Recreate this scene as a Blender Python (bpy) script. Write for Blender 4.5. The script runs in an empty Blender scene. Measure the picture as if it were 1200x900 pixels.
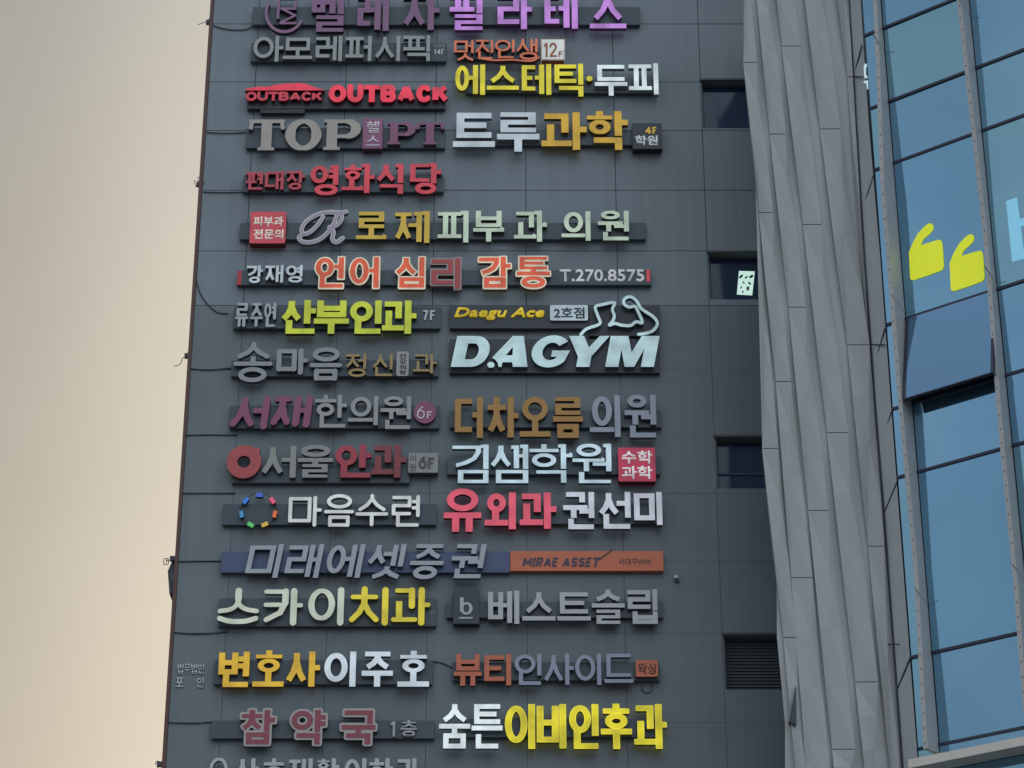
import bpy, bmesh, math, random
import numpy as np
from mathutils import Vector
random.seed(7)
C = bpy.context.scene.collection
SC = bpy.context.scene
# ------------------------------------------------------------------ camera, sky, sun, exposure
PITCH = math.radians(25.0); F = 2784.0; CAMZ = 1.6; D = 43.7
cd = bpy.data.cameras.new('camera'); cam = bpy.data.objects.new('camera', cd); C.objects.link(cam)
cam.location = (0, 0, CAMZ); cam.rotation_euler = (math.pi/2 + PITCH, 0, 0)
cd.sensor_width = 36; cd.lens = F/1200*36; cd.clip_end = 6000
SC.camera = cam
SUN_EL, SUN_AZ = math.radians(9), math.radians(3)     # azimuth from +Y (the view), negative = left
W = bpy.data.worlds.new("World"); SC.world = W; W.use_nodes = True
nt = W.node_tree; bg = nt.nodes['Background']
sky = nt.nodes.new('ShaderNodeTexSky'); sky.sky_type = 'NISHITA'; sky.sun_disc = False
sky.sun_elevation = SUN_EL; sky.sun_rotation = SUN_AZ; sky.altitude = 50
sky.air_density = 1.0; sky.dust_density = 3.0; sky.ozone_density = 1.0
# hazy evening sky: the Nishita sky behind a thick veil, warm and bright toward the sun, blue grey away from it
def N(t): return nt.nodes.new(t)
geo = N('ShaderNodeTexCoord'); sv = Vector((math.sin(SUN_AZ), math.cos(SUN_AZ), .12)).normalized()
dt = N('ShaderNodeVectorMath'); dt.operation = 'DOT_PRODUCT'; dt.inputs[1].default_value = sv
nt.links.new(geo.outputs['Generated'], dt.inputs[0])
mr = N('ShaderNodeMapRange'); mr.inputs[1].default_value = -1; mr.inputs[2].default_value = 1; nt.links.new(dt.outputs['Value'], mr.inputs[0])
rp = N('ShaderNodeValToRGB'); nt.links.new(mr.outputs[0], rp.inputs[0])
e = rp.color_ramp.elements
e[0].position = 0.0; e[0].color = (7.6, 8.8, 10.0, 1); e[1].position = 1.0; e[1].color = (7.2, 6.3, 5.0, 1)
for p, c in ((.45, (7.0, 7.9, 8.8)), (.74, (4.6, 4.8, 4.9)), (.92, (4.5, 4.3, 3.85)), (.985, (5.6, 5.02, 4.08))):
    q = e.new(p); q.color = (*c, 1)
mxn = N('ShaderNodeMix'); mxn.data_type = 'RGBA'; mxn.inputs[0].default_value = .95
nt.links.new(sky.outputs[0], mxn.inputs[6]); nt.links.new(rp.outputs[0], mxn.inputs[7])
def M_(op, a, b=None, c=None):
    n = N('ShaderNodeMath'); n.operation = op
    for i, q in enumerate((a, b, c)):
        if q is None: continue
        if isinstance(q, (int, float)): n.inputs[i].default_value = q
        else: nt.links.new(q, n.inputs[i])
    return n.outputs[0]
def SM(v, a, b, lo, hi):
    n = N('ShaderNodeMapRange'); n.interpolation_type = 'SMOOTHSTEP'; nt.links.new(v, n.inputs[0])
    for i, q in enumerate((a, b, lo, hi)): n.inputs[i+1].default_value = q
    return n.outputs[0]
sx = N('ShaderNodeSeparateXYZ'); nt.links.new(geo.outputs['Generated'], sx.inputs[0])
az = M_('DIVIDE', sx.outputs[0], M_('MAXIMUM', sx.outputs[1], .05))           # tangent of the azimuth from the view
front = SM(sx.outputs[1], -.1, .3, 0, 1)
glow = SM(az, -.26, -.12, .89, 1.29)                                           # the sun stands behind the building
low = SM(sx.outputs[2], .02, .40, .45, 1.28)                                   # unseen sky behind dimmed low and raised above, added for downward shadows
cl = N('ShaderNodeTexNoise'); cl.inputs['Scale'].default_value = 3.2; cl.inputs['Detail'].default_value = 5; cl.inputs['Roughness'].default_value = .55
nt.links.new(geo.outputs['Generated'], cl.inputs['Vector'])
cloud_f, cloud_b = SM(cl.outputs[0], .3, .7, .965, 1.035), SM(cl.outputs[0], .35, .65, .80, 1.20)  # unseen clouds behind made stronger, added for soft reflections in the glass
cloud = M_('ADD', M_('MULTIPLY', front, cloud_f), M_('MULTIPLY', M_('SUBTRACT', 1.0, front), cloud_b))
side = SM(sx.outputs[0], -.7, .7, .62, 1.27)                                   # unseen sky behind darkened on the left, added to dim the wall there
fac = M_('MULTIPLY', M_('ADD', M_('MULTIPLY', front, glow), M_('MULTIPLY', M_('MULTIPLY', M_('SUBTRACT', 1.0, front), low), side)), cloud)
vm = N('ShaderNodeVectorMath'); vm.operation = 'SCALE'; nt.links.new(mxn.outputs[2], vm.inputs[0]); nt.links.new(fac, vm.inputs['Scale'])
nt.links.new(vm.outputs[0], bg.inputs[0]); bg.inputs[1].default_value = 0.1
sl = bpy.data.lights.new('sun', 'SUN'); sl.energy = 0.6; sl.angle = math.radians(20); sl.color = (1, .93, .82)
so = bpy.data.objects.new('sun', sl); C.objects.link(so)
sd = Vector((math.sin(SUN_AZ)*math.cos(SUN_EL), math.cos(SUN_AZ)*math.cos(SUN_EL), math.sin(SUN_EL)))
so.rotation_euler = (-sd).to_track_quat('-Z', 'Y').to_euler(); so.location = sd*80
vs = SC.view_settings; vs.view_transform = 'Standard'; vs.look = 'None'; vs.gamma = 1; vs.exposure = 0.0
vs.use_curve_mapping = False

# ------------------------------------------------------------------ helpers
def ray(px, py):
    u = (px-600)/F; v = (450-py)/F
    return Vector((u, math.cos(PITCH)-v*math.sin(PITCH), math.sin(PITCH)+v*math.cos(PITCH)))
def at(px, py, Y):
    r = ray(px, py); t = Y/r.y
    return Vector((r.x*t, Y, CAMZ+r.z*t))
def lin(c):
    c = c/255.0
    return c/12.92 if c <= .04045 else ((c+.055)/1.055)**2.4
def L3(rgb): return tuple(lin(c) for c in rgb)
GAIN = 1.75; TINT = (1.12, 1.0, .88)
def alb(rgb, k=1.0):                      # seen colour of a surface in open shade -> its own colour
    return tuple(min(.82, lin(c)*GAIN*k*t) for c, t in zip(rgb, TINT))
MC = {}
def mat(key, col, rough=.55, emit=None, estr=0, metallic=0, noise=0.0, nscale=3.0, bump=0.0, spec=.5, uneven=0.0):
    k = (key, tuple(round(x, 4) for x in col), rough, estr)
    if k in MC: return MC[k]
    m = bpy.data.materials.new(key); m.use_nodes = True; t = m.node_tree; b = t.nodes['Principled BSDF']
    b.inputs['Base Color'].default_value = (*col, 1); b.inputs['Roughness'].default_value = rough
    b.inputs['Metallic'].default_value = metallic; b.inputs['Specular IOR Level'].default_value = spec
    tc = t.nodes.new('ShaderNodeTexCoord')
    if noise > 0:
        n = t.nodes.new('ShaderNodeTexNoise'); n.inputs['Scale'].default_value = nscale; n.inputs['Detail'].default_value = 6
        t.links.new(tc.outputs['Object'], n.inputs['Vector'])
        r = t.nodes.new('ShaderNodeMapRange'); r.inputs[1].default_value = .3; r.inputs[2].default_value = .7
        r.inputs[3].default_value = 1-noise; r.inputs[4].default_value = 1+noise
        t.links.new(n.outputs[0], r.inputs[0])
        mx = t.nodes.new('ShaderNodeVectorMath'); mx.operation = 'SCALE'; mx.inputs[0].default_value = col
        t.links.new(r.outputs[0], mx.inputs['Scale']); t.links.new(mx.outputs[0], b.inputs['Base Color'])
    if emit is not None and estr > 0:
        b.inputs['Emission Color'].default_value = (*emit, 1); b.inputs['Emission Strength'].default_value = estr
        if uneven > 0:                    # the lamps inside a letter light it unevenly
            n2 = t.nodes.new('ShaderNodeTexNoise'); n2.inputs['Scale'].default_value = 2.4; n2.inputs['Detail'].default_value = 2
            t.links.new(tc.outputs['Object'], n2.inputs['Vector'])
            r2 = t.nodes.new('ShaderNodeMapRange'); r2.inputs[1].default_value = .35; r2.inputs[2].default_value = .65
            r2.inputs[3].default_value = estr*(1-uneven); r2.inputs[4].default_value = estr*(1+uneven*.5)
            t.links.new(n2.outputs[0], r2.inputs[0]); t.links.new(r2.outputs[0], b.inputs['Emission Strength'])
    if bump > 0:
        n3 = t.nodes.new('ShaderNodeTexNoise'); n3.inputs['Scale'].default_value = .6; n3.inputs['Detail'].default_value = 2
        t.links.new(tc.outputs['Object'], n3.inputs['Vector'])
        bp = t.nodes.new('ShaderNodeBump'); bp.inputs['Strength'].default_value = bump; bp.inputs['Distance'].default_value = .05
        t.links.new(n3.outputs[0], bp.inputs['Height']); t.links.new(bp.outputs[0], b.inputs['Normal'])
    MC[k] = m
    return m
def face_mat(rgb, lit=0.0):
    """acrylic letter face; lit = share of the seen brightness that its own lamps give"""
    t = L3(rgb)
    if lit <= 0: return mat('acrylic_face', alb(rgb, .92), .45, noise=.07, nscale=2.5)
    base = tuple(min(.8, c*GAIN*(1-lit)*tt + .02) for c, tt in zip(t, TINT))
    return mat('lit_acrylic_face', base, .4, emit=t, estr=lit*.95, uneven=.34)

def tag(o, label=None, cat=None, group=None, kind=None):
    for k, v in (('label', label), ('category', cat), ('group', group), ('kind', kind)):
        if v: o[k] = v
    return o
def empty(name, loc): 
    o = bpy.data.objects.new(name, None); o.empty_display_size = .3; C.objects.link(o); o.location = loc; return o
def link_mesh(name, me, mats, parent=None):
    o = bpy.data.objects.new(name, me); C.objects.link(o)
    for m in (mats if isinstance(mats, (list, tuple)) else [mats]): me.materials.append(m)
    if parent is not None:
        o.parent = parent
        p = parent; off = Vector((0, 0, 0))
        while p: off += p.location; p = p.parent
        me.transform(__import__('mathutils').Matrix.Translation(-off))
    return o
class MB:
    """collects shapes in world coordinates, links them as one mesh"""
    def __init__(s): s.bm = bmesh.new()
    def poly(s, pts, mi=0):
        f = s.bm.faces.new([s.bm.verts.new(p) for p in pts]); f.material_index = mi; return f
    def box(s, x0, y0, z0, x1, y1, z1, mi=0, bev=0.0):
        v = [s.bm.verts.new((x, y, z)) for x in (x0, x1) for y in (y0, y1) for z in (z0, z1)]
        fs = [s.bm.faces.new([v[i] for i in q]) for q in ((0,1,3,2),(4,6,7,5),(0,4,5,1),(2,3,7,6),(0,2,6,4),(1,5,7,3))]
        for f in fs: f.material_index = mi
        if bev > 0:
            es = list({e for f in fs for e in f.edges})
            bmesh.ops.bevel(s.bm, geom=es, offset=bev, segments=2, affect='EDGES', profile=.5)
    def prism(s, front, back, mi=0, mis=None):
        """closed solid between two loops of equal length"""
        a = [s.bm.verts.new(p) for p in front]; b = [s.bm.verts.new(p) for p in back]; n = len(a)
        f = s.bm.faces.new(a); f.material_index = mi
        f = s.bm.faces.new(b[::-1]); f.material_index = mi
        for i in range(n):
            q = s.bm.faces.new((a[i], b[i], b[(i+1) % n], a[(i+1) % n])); q.material_index = mi if mis is None else mis
    def tube(s, pts, r, n=8, mi=0):
        pts = [Vector(p) for p in pts]; rings = []
        for i, p in enumerate(pts):
            d = (pts[min(i+1, len(pts)-1)]-pts[max(i-1, 0)]).normalized()
            a = d.orthogonal().normalized(); b = d.cross(a)
            if rings:
                a = (prev - d*prev.dot(d)).normalized(); b = d.cross(a)
            prev = a
            rings.append([s.bm.verts.new(p+(a*math.cos(2*math.pi*k/n)+b*math.sin(2*math.pi*k/n))*r) for k in range(n)])
        for i in range(len(rings)-1):
            for k in range(n):
                f = s.bm.faces.new((rings[i][k], rings[i][(k+1) % n], rings[i+1][(k+1) % n], rings[i+1][k])); f.material_index = mi; f.smooth = True
        for rr in (rings[0][::-1], rings[-1]): s.bm.faces.new(rr).material_index = mi
    def build(s, name, mats, parent=None):
        bmesh.ops.recalc_face_normals(s.bm, faces=s.bm.faces[:])
        me = bpy.data.meshes.new(name); s.bm.to_mesh(me); s.bm.free()
        return link_mesh(name, me, mats, parent)

# ------------------------------------------------------------------ lettering: strokes -> outline -> solid letter
def seg_sdf(X, Y, a, b, w, ea=0, eb=0, rnd=False, wb=None):
    ax, ay = a; bx, by = b; dx, dy = bx-ax, by-ay; l = math.hypot(dx, dy) or 1e-6; dx /= l; dy /= l
    ax -= dx*ea; ay -= dy*ea; l2 = l+ea+eb
    px = (X-ax)*dx+(Y-ay)*dy; py = -(X-ax)*dy+(Y-ay)*dx
    if rnd:
        t = np.clip(px, 0, l2); return np.hypot(px-t, py)-w
    if wb is not None: w = w+(wb-w)*np.clip(px/l2, 0, 1)
    qx = np.abs(px-l2/2)-l2/2; qy = np.abs(py)-w
    return np.hypot(np.maximum(qx, 0), np.maximum(qy, 0))+np.minimum(np.maximum(qx, qy), 0)
def strokes_sdf(strokes, X, Y):
    d = np.full(X.shape, 1e3)
    for st in strokes:
        pts, wf, rnd = st['p'], st['w'], st['r']
        pts = [p for i, p in enumerate(pts) if i == 0 or math.hypot(p[0]-pts[i-1][0], p[1]-pts[i-1][1]) > 1e-4]
        n = len(pts); closed = st.get('c', False)
        segs = [(pts[i], pts[i+1]) for i in range(n-1)] + ([(pts[-1], pts[0])] if closed else [])
        m = len(segs)
        for i, (a, b) in enumerate(segs):
            w = wf(a, b)
            if rnd or st.get('cap'):
                d = np.minimum(d, seg_sdf(X, Y, a, b, w, rnd=True)); continue
            ea = eb = 0
            def joint(p, q, s):
                v1 = (q[0]-p[0], q[1]-p[1]); v2 = (s[0]-q[0], s[1]-q[1])
                c = abs(v1[0]*v2[0]+v1[1]*v2[1])/((math.hypot(*v1)*math.hypot(*v2)) or 1)
                return c < .3
            if i > 0 or closed:
                p = segs[i-1]
                if joint(p[0], p[1], b): ea = wf(*p)
                else: d = np.minimum(d, np.hypot(X-a[0], Y-a[1])-w)
            if i < m-1 or closed:
                p = segs[(i+1) % m]
                if joint(a, p[0], p[1]): eb = wf(*p)
            d = np.minimum(d, seg_sdf(X, Y, a, b, w, ea, eb, wb=(st['taper']*w if 'taper' in st and i == m-1 else None)))
        if 'tri' in st: pass
    return d
def contours(d, x0, y0, step, level):
    g = d-level; ny, nx = g.shape
    ins = g < 0
    loops = []; nxt = {}
    s = ins[:-1, :-1].astype(int)+2*ins[:-1, 1:]+4*ins[1:, 1:]+8*ins[1:, :-1]
    js, is_ = np.nonzero((s > 0) & (s < 15))
    def pt(e):
        k, j, i = e
        if k == 0: a, b = g[j, i], g[j, i+1]; t = a/(a-b); return (x0+(i+t)*step, y0+j*step)
        a, b = g[j, i], g[j+1, i]; t = a/(a-b); return (x0+i*step, y0+(j+t)*step)
    T = {1:[('L','T')],2:[('T','R')],3:[('L','R')],4:[('R','B')],5:[('L','T'),('R','B')],6:[('T','B')],7:[('L','B')],
         8:[('B','L')],9:[('B','T')],10:[('T','R'),('B','L')],11:[('B','R')],12:[('R','L')],13:[('R','T')],14:[('T','L')]}
    for j, i in zip(js.tolist(), is_.tolist()):
        E = {'T': (0, j, i), 'B': (0, j+1, i), 'L': (1, j, i), 'R': (1, j, i+1)}
        for a, b in T[int(s[j, i])]: nxt[E[a]] = E[b]
    while nxt:
        k0 = next(iter(nxt)); k = k0; lp = []
        while k in nxt:
            lp.append(pt(k)); k = nxt.pop(k)
        if len(lp) > 6: loops.append(lp)
    return loops
def simplify(lp, tol):
    P = np.array(lp); n = len(P)
    def dp(a, b):
        if b <= a+1: return []
        p, q = P[a], P[b % n]; v = q-p; l = math.hypot(*v)
        S = P[a+1:b]-p
        dist = np.abs(S[:, 0]*v[1]-S[:, 1]*v[0])/l if l > 1e-9 else np.hypot(S[:, 0], S[:, 1])
        k = int(dist.argmax())
        if dist[k] < tol: return []
        m = a+1+k
        return dp(a, m)+[m]+dp(m, b)
    h = int(np.hypot(*(P-P[0]).T).argmax())
    idx = [0]+dp(0, h)+[h]+dp(h, n)
    return [lp[i] for i in idx]
def solid(loops, fx, yb, yf, mi_front=0, mi_side=1):
    """loops in sign pixels -> bmesh solid from depth yb (back) to yf (front)"""
    cu = bpy.data.curves.new('t', 'CURVE'); cu.dimensions = '2D'; cu.fill_mode = 'FRONT'; cu.extrude = 0
    for lp in loops:
        sp = cu.splines.new('POLY'); sp.points.add(len(lp)-1); sp.use_cyclic_u = True
        for p, q in zip(sp.points, lp): X, Z = fx(*q); p.co = (X, Z, 0, 1)
    ob = bpy.data.objects.new('t', cu); me = bpy.data.meshes.new_from_object(ob)
    bpy.data.objects.remove(ob); bpy.data.curves.remove(cu)
    bm = bmesh.new(); vl = [v.co.copy() for v in me.vertices]
    fv = [bm.verts.new((v.x, yf, v.y)) for v in vl]
    for p in me.polygons:
        try: f = bm.faces.new([fv[i] for i in p.vertices]); f.material_index = mi_front
        except ValueError: pass
    bpy.data.meshes.remove(me)
    bmesh.ops.remove_doubles(bm, verts=bm.verts[:], dist=1e-6)
    bm.normal_update()
    for f in bm.faces:
        if f.normal.y > 0: f.normal_flip()
    be = [e for e in bm.edges if len(e.link_faces) == 1]
    mp = {}
    for e in be:
        for v in e.verts:
            if v not in mp: mp[v] = bm.verts.new((v.co.x, yb, v.co.z))
    for e in be:
        f0 = e.link_faces[0]; a, b = e.verts
        for lo in f0.loops:
            if lo.edge == e: a, b = lo.vert, lo.link_loop_next.vert
        f = bm.faces.new((b, a, mp[a], mp[b])); f.material_index = mi_side
    return bm
def merge(bms, name):
    me = bpy.data.meshes.new(name); out = bmesh.new()
    for b in bms:
        t = bpy.data.meshes.new('t'); b.to_mesh(t); b.free(); out.from_mesh(t); bpy.data.meshes.remove(t)
    out.to_mesh(me); out.free(); return me
def frame_at(cx, cy, Y):
    c = at(cx, cy, Y); gx = (at(cx+1, cy, Y).x-c.x); gz = (at(cx, cy-1, Y).z-at(cx, cy+1, Y).z)/2
    return lambda x, y: (c.x+(x-cx)*gx, c.z-(y-cy)*gz)
def letter_from(strokes, bbox, Y, depth, mats, parent, name='letter', outline=0.0, slant=0.0, step=.16):
    """mats: [face, side] or [face, side, rim]"""
    x0, y0, x1, y1 = bbox; pad = 2.0+outline
    nx = int((x1-x0+2*pad)/step)+1; ny = int((y1-y0+2*pad)/step)+1
    xs = x0-pad+np.arange(nx)*step; ys = y0-pad+np.arange(ny)*step
    X, Yg = np.meshgrid(xs, ys)
    d = strokes_sdf(strokes, X+1e-4, Yg+1e-4)
    cx, cy = (x0+x1)/2, (y0+y1)/2; fx0 = frame_at(cx, cy, Y)
    fx = (lambda x, y: fx0(x+slant*(cy-y), y)) if slant else fx0
    body = [simplify(l, .05) for l in contours(d, xs[0], ys[0], step, outline)]
    bms = []
    if outline > 0:
        bms.append(solid(body, fx, Y+depth, Y, 2, 1))
        inner = [simplify(l, .05) for l in contours(d, xs[0], ys[0], step, 0)]
        bms.append(solid(inner, fx, Y-.001, Y-.012, 0, 2))
    else:
        bms.append(solid(body, fx, Y+depth, Y, 0, 1))
    return link_mesh(name, merge(bms, name), mats, parent)

CHO = 'ㄱㄲㄴㄷㄸㄹㅁㅂㅃㅅㅆㅇㅈㅉㅊㅋㅌㅍㅎ'; JUNG = 'ㅏㅐㅑㅒㅓㅔㅕㅖㅗㅘㅙㅚㅛㅜㅝㅞㅟㅠㅡㅢㅣ'
JONG = ' ㄱㄲㄳㄴㄵㄶㄷㄹㄺㄻㄼㄽㄾㄿㅀㅁㅂㅄㅅㅆㅇㅈㅊㅋㅌㅍㅎ'
def ell(cx, cy, rx, ry, n=40, a0=0, a1=360):
    full = abs(a1-a0) >= 360
    m = n if full else n+1
    return [(cx+rx*math.cos(math.radians(a0+(a1-a0)*k/n)), cy+ry*math.sin(math.radians(a0+(a1-a0)*k/n))) for k in range(m)]
def jamo(c, ctx):
    """strokes of a consonant in a unit box; ctx 'v' beside a vertical vowel, 'h' above a horizontal one, 'f' final"""
    if c == 'ㄱ': return [[(0,0),(1,0),(1,.28),(.82,.62),(.45,.86),(.05,1)]] if ctx == 'v' else [[(0,0),(1,0),(1,1)]]
    if c == 'ㄴ': return [[(0,0),(0,1),(1,1)]]
    if c == 'ㄷ': return [[(1,0),(0,0),(0,1),(1,1)]]
    if c == 'ㄹ': return [[(0,0),(1,0),(1,.5),(0,.5),(0,1),(1,1)]]
    if c == 'ㅁ': return [('c', [(0,0),(1,0),(1,1),(0,1)])]
    if c == 'ㅂ': return [[(0,0),(0,1),(1,1),(1,0)], [(0,.45),(1,.45)]]
    if c == 'ㅅ': return [('t', [(.5,0),(.5,.22),(.3,.66),(0,1)]), ('t', [(.5,.22),(.7,.66),(1,1)])]
    if c == 'ㅇ': return [('c', ell(.5,.5,.5,.5))]
    if c == 'ㅈ': return [[(.02,0),(.98,0)], ('t', [(.5,0),(.5,.32),(.3,.7),(0,1)]), ('t', [(.5,.32),(.7,.7),(1,1)])]
    if c == 'ㅊ': return [[(.5,0),(.5,.25)], [(.02,.25),(.98,.25)], ('t', [(.5,.25),(.5,.46),(.3,.76),(0,1)]), ('t', [(.5,.46),(.7,.76),(1,1)])]
    if c == 'ㅋ': return [[(0,0),(1,0),(1,.4),(.75,.75),(.05,1)], [(0,.47),(.95,.47)]]
    if c == 'ㅌ': return [[(1,0),(0,0),(0,1),(1,1)], [(0,.5),(.95,.5)]]
    if c == 'ㅍ': return [[(0,0),(1,0)], [(.28,0),(.28,1)], [(.72,0),(.72,1)], [(0,1),(1,1)]]
    if c == 'ㅎ': return [[(.5,0),(.5,.24)], [(0,.24),(1,.24)], ('c', ell(.5,.74,.40,.26))]
    return []
def hangul(ch, box, vw, hw, rnd=False, serif=False, wide_c=1.0):
    x0, y0, x1, y1 = box; Wd, H = x1-x0, y1-y0
    k = ord(ch)-0xAC00; Lc, Vc, Tc = CHO[k//588], JUNG[(k % 588)//28], JONG[k % 28]
    v, h = vw/2, hw/2; out = []; g = max(1.0, .05*Wd)
    def wf(a, b):
        t = abs(b[0]-a[0])/(abs(b[0]-a[0])+abs(b[1]-a[1])+1e-9); return v*(1-t)+h*t
    def put(cons, ctx, bx):
        shapes = jamo(cons, ctx)
        a, b, c, d = bx
        # strokes reach the box edge: inset by half a stroke
        X = lambda u: a+v+u*(c-a-2*v); Y = lambda w: b+h+w*(d-b-2*h)
        ns = {'ㄹ': 4.4, 'ㅌ': 4.2, 'ㅎ': 6.0, 'ㅊ': 5.6, 'ㅇ': 3.2, 'ㅂ': 2.9, 'ㅁ': 2.6, 'ㅍ': 2.5, 'ㄷ': 2.7, 'ㅈ': 3.8, 'ㅋ': 3.0}.get(cons, 2)
        nv = {'ㅇ': 3.0, 'ㅁ': 2.6, 'ㅂ': 2.6, 'ㅍ': 3.6, 'ㅎ': 3.6}.get(cons, 2.2)
        h_ = min(h, (d-b)/ns/2); v_ = min(v, (c-a)/nv/2)
        wf_ = lambda p, q: (lambda t: v_*(1-t)+h_*t)(abs(q[0]-p[0])/(abs(q[0]-p[0])+abs(q[1]-p[1])+1e-9))
        X = lambda u: a+v_+u*(c-a-2*v_); Y = lambda w: b+h_+w*(d-b-2*h_)
        for s in shapes:
            clo = tap = False
            if isinstance(s, tuple): clo = s[0] == 'c'; tap = s[0] == 't'; s = s[1]
            P_ = [(x0+X(p[0]), y0+Y(p[1])) for p in s]
            if not rnd and not clo:      # square ends run out to the edge of the box
                for i, j in ((0, 1), (-1, -2)):
                    (ux, uy), (wx_, wy_) = s[i], s[j]
                    if abs(uy-wy_) < 1e-6 and ux in (0, 1, .02, .98): P_[i] = (P_[i][0]+(v_ if ux > wx_ else -v_), P_[i][1])
                    elif abs(ux-wx_) < 1e-6 and uy in (0, 1): P_[i] = (P_[i][0], P_[i][1]+(h_ if uy > wy_ else -h_))
            st = {'p': P_, 'w': wf_, 'r': rnd, 'c': clo}
            if clo and len(s) > 8: st['cap'] = True
            out.append(st)
    def vert(x, ya, yb):
        out.append({'p': [(x0+x, y0+ya+(v if rnd else 0)), (x0+x, y0+yb-(v if rnd else 0))], 'w': wf, 'r': rnd})
        if serif: out.append({'p': [(x0+x-vw*1.0, y0+ya+h*1.1), (x0+x+v*.4, y0+ya+h*.9)], 'w': wf, 'r': False})
    def hor(y, xa, xb):
        out.append({'p': [(x0+xa+(h if rnd else 0), y0+y), (x0+xb-(h if rnd else 0), y0+y)], 'w': wf, 'r': rnd})
        if serif: out.append({'p': [(x0+xb-h*2.2, y0+y-h*.9), (x0+xb-h*.4, y0+y+h*.2)], 'w': wf, 'r': False})
    fin = Tc != ' '
    VERT = 'ㅏㅐㅑㅒㅓㅔㅕㅖㅣ'
    if Vc in VERT or Vc in 'ㅘㅙㅚㅝㅞㅟㅢ':
        mixed = Vc not in VERT
        R = {'ㅘ': 'ㅏ', 'ㅙ': 'ㅐ', 'ㅚ': 'ㅣ', 'ㅝ': 'ㅓ', 'ㅞ': 'ㅔ', 'ㅟ': 'ㅣ', 'ㅢ': 'ㅣ'}.get(Vc, Vc)
        Hv = H*({'ㄹ': .555, 'ㅂ': .615, 'ㅁ': .635, 'ㅇ': .66}.get(Tc, .64) if fin else 1.0)          # bottom of the vertical stem
        if fin and Tc in 'ㄴ': Hv = H*.70
        tick = .15*Wd
        if R in 'ㅏㅑ': xs = Wd-tick-v; cw = xs-v-g
        elif R in 'ㅐ': cw = Wd-2*vw-.10*Wd-g
        elif R in 'ㅓㅕ': cw = Wd-vw-.17*Wd
        elif R in 'ㅔㅖ': cw = Wd-2*vw-.07*Wd-.13*Wd
        else: cw = Wd-vw-g*1.3
        tyf = .42
        if R in 'ㅏㅑ':
            vert(xs, 0, Hv)
            for ty in ((.46,) if R == 'ㅏ' else (.33, .62)): hor(Hv*ty, xs, Wd)
        elif R == 'ㅐ':
            vert(Wd-v, 0, Hv); vert(Wd-vw-.10*Wd-v, H*.02, Hv*.97); hor(Hv*.46, Wd-vw-.10*Wd-v, Wd-v)
        elif R in 'ㅓㅕ':
            vert(Wd-v, 0, Hv)
            xa = cw*(.86 if Lc in 'ㅅㅈㅊ' else 1.0)+g*.2
            for ty in ((.44,) if R == 'ㅓ' else (.30, .58)):
                hor(Hv*(ty if not mixed else .74), (xa if not mixed else Wd*.52), Wd-v)
        elif R in 'ㅔㅖ':
            vert(Wd-v, 0, Hv); xv = Wd-vw-.07*Wd-v; vert(xv, H*.02, Hv*.97)
            for ty in ((.44,) if R == 'ㅔ' else (.32, .58)): hor(Hv*ty, cw*(.8 if Lc in 'ㅅㅈ' else .97), xv)
        else: vert(Wd-v, 0, Hv)
        if not mixed:
            cb = Hv*(.86 if Lc not in 'ㅅㅈㅊㄱㅋ' else .90) if not fin else Hv*(.92 if Lc not in 'ㅇ' else .90)
            ct = Hv*.04 if Lc not in 'ㅎㅊ' else 0
            ctx = 'v'
            put(Lc, 'v', (0, ct, cw, cb))
        else:
            U = {'ㅘ': 'ㅗ', 'ㅙ': 'ㅗ', 'ㅚ': 'ㅗ', 'ㅝ': 'ㅜ', 'ㅞ': 'ㅜ', 'ㅟ': 'ㅜ', 'ㅢ': 'ㅡ'}[Vc]
            xr = (xs-v if R == 'ㅏ' else Wd-vw)-g*.4
            if U == 'ㅗ':
                yb = Hv*(.90 if not fin else .93); cbt = Hv*.54
                put(Lc, 'h', (xr*.10, Hv*.03, xr*.90, cbt)); hor(yb-h, 0, xr)
                xm = xr*(.46 if Lc != 'ㄱ' else .30)
                out.append({'p': [(x0+xm, y0+(cbt-h*(.5 if Lc != 'ㄱ' else 3))), (x0+xm, y0+yb-h)], 'w': wf, 'r': False})
            elif U == 'ㅜ':
                yb = Hv*.60
                put(Lc, 'h', (xr*.12, Hv*.0, xr*.88, yb-hw-g*.3)); hor(yb, 0, xr*.98)
                out.append({'p': [(x0+xr*.42, y0+yb), (x0+xr*.42, y0+Hv*1.0)], 'w': wf, 'r': rnd})
            else:
                yb = Hv*.88
                put(Lc, 'h', (xr*.10, Hv*.03, xr*.92, yb-hw-g)); hor(yb-h, 0, xr)
        if fin:
            ty0 = H*{'ㄹ': .585, 'ㅂ': .64, 'ㅁ': .66, 'ㅇ': .64, 'ㅊ': .6, 'ㅅ': .64}.get(Tc, .68)
            if Tc == 'ㄴ': put('ㄴ', 'f', (Wd*.16, H*(.60 if not mixed else .72), Wd*.98 if Wd-v < Wd else Wd, H))
            else: put(Tc, 'f', (Wd*.16, ty0, (xs+v if R in 'ㅏㅑ' else Wd), H))
    else:
        if fin:
            c1, vy = H*.36, H*.50
            if Vc == 'ㅡ': c1, vy = H*.40, H*(.46 if Tc == 'ㄹ' else .54)
        else:
            c1, vy = H*.50, H*.62
        if Vc == 'ㅡ':
            vb = vy if fin else H-h
            put(Lc, 'h', (Wd*.08, 0, Wd*.92, (vb-h-g if fin else H-hw-g*1.6))); hor(vb, 0, Wd)
        elif Vc in 'ㅗㅛ':
            vb = (H*.54 if fin else H-h)
            cb = (H*.41 if fin else H*.60)
            put(Lc, 'h', (Wd*.08, 0, Wd*.92, cb)); hor(vb, 0, Wd)
            for u in ((.5,) if Vc == 'ㅗ' else (.32, .68)):
                out.append({'p': [(x0+Wd*u, y0+cb-h), (x0+Wd*u, y0+vb)], 'w': wf, 'r': False})
        else:
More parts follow.
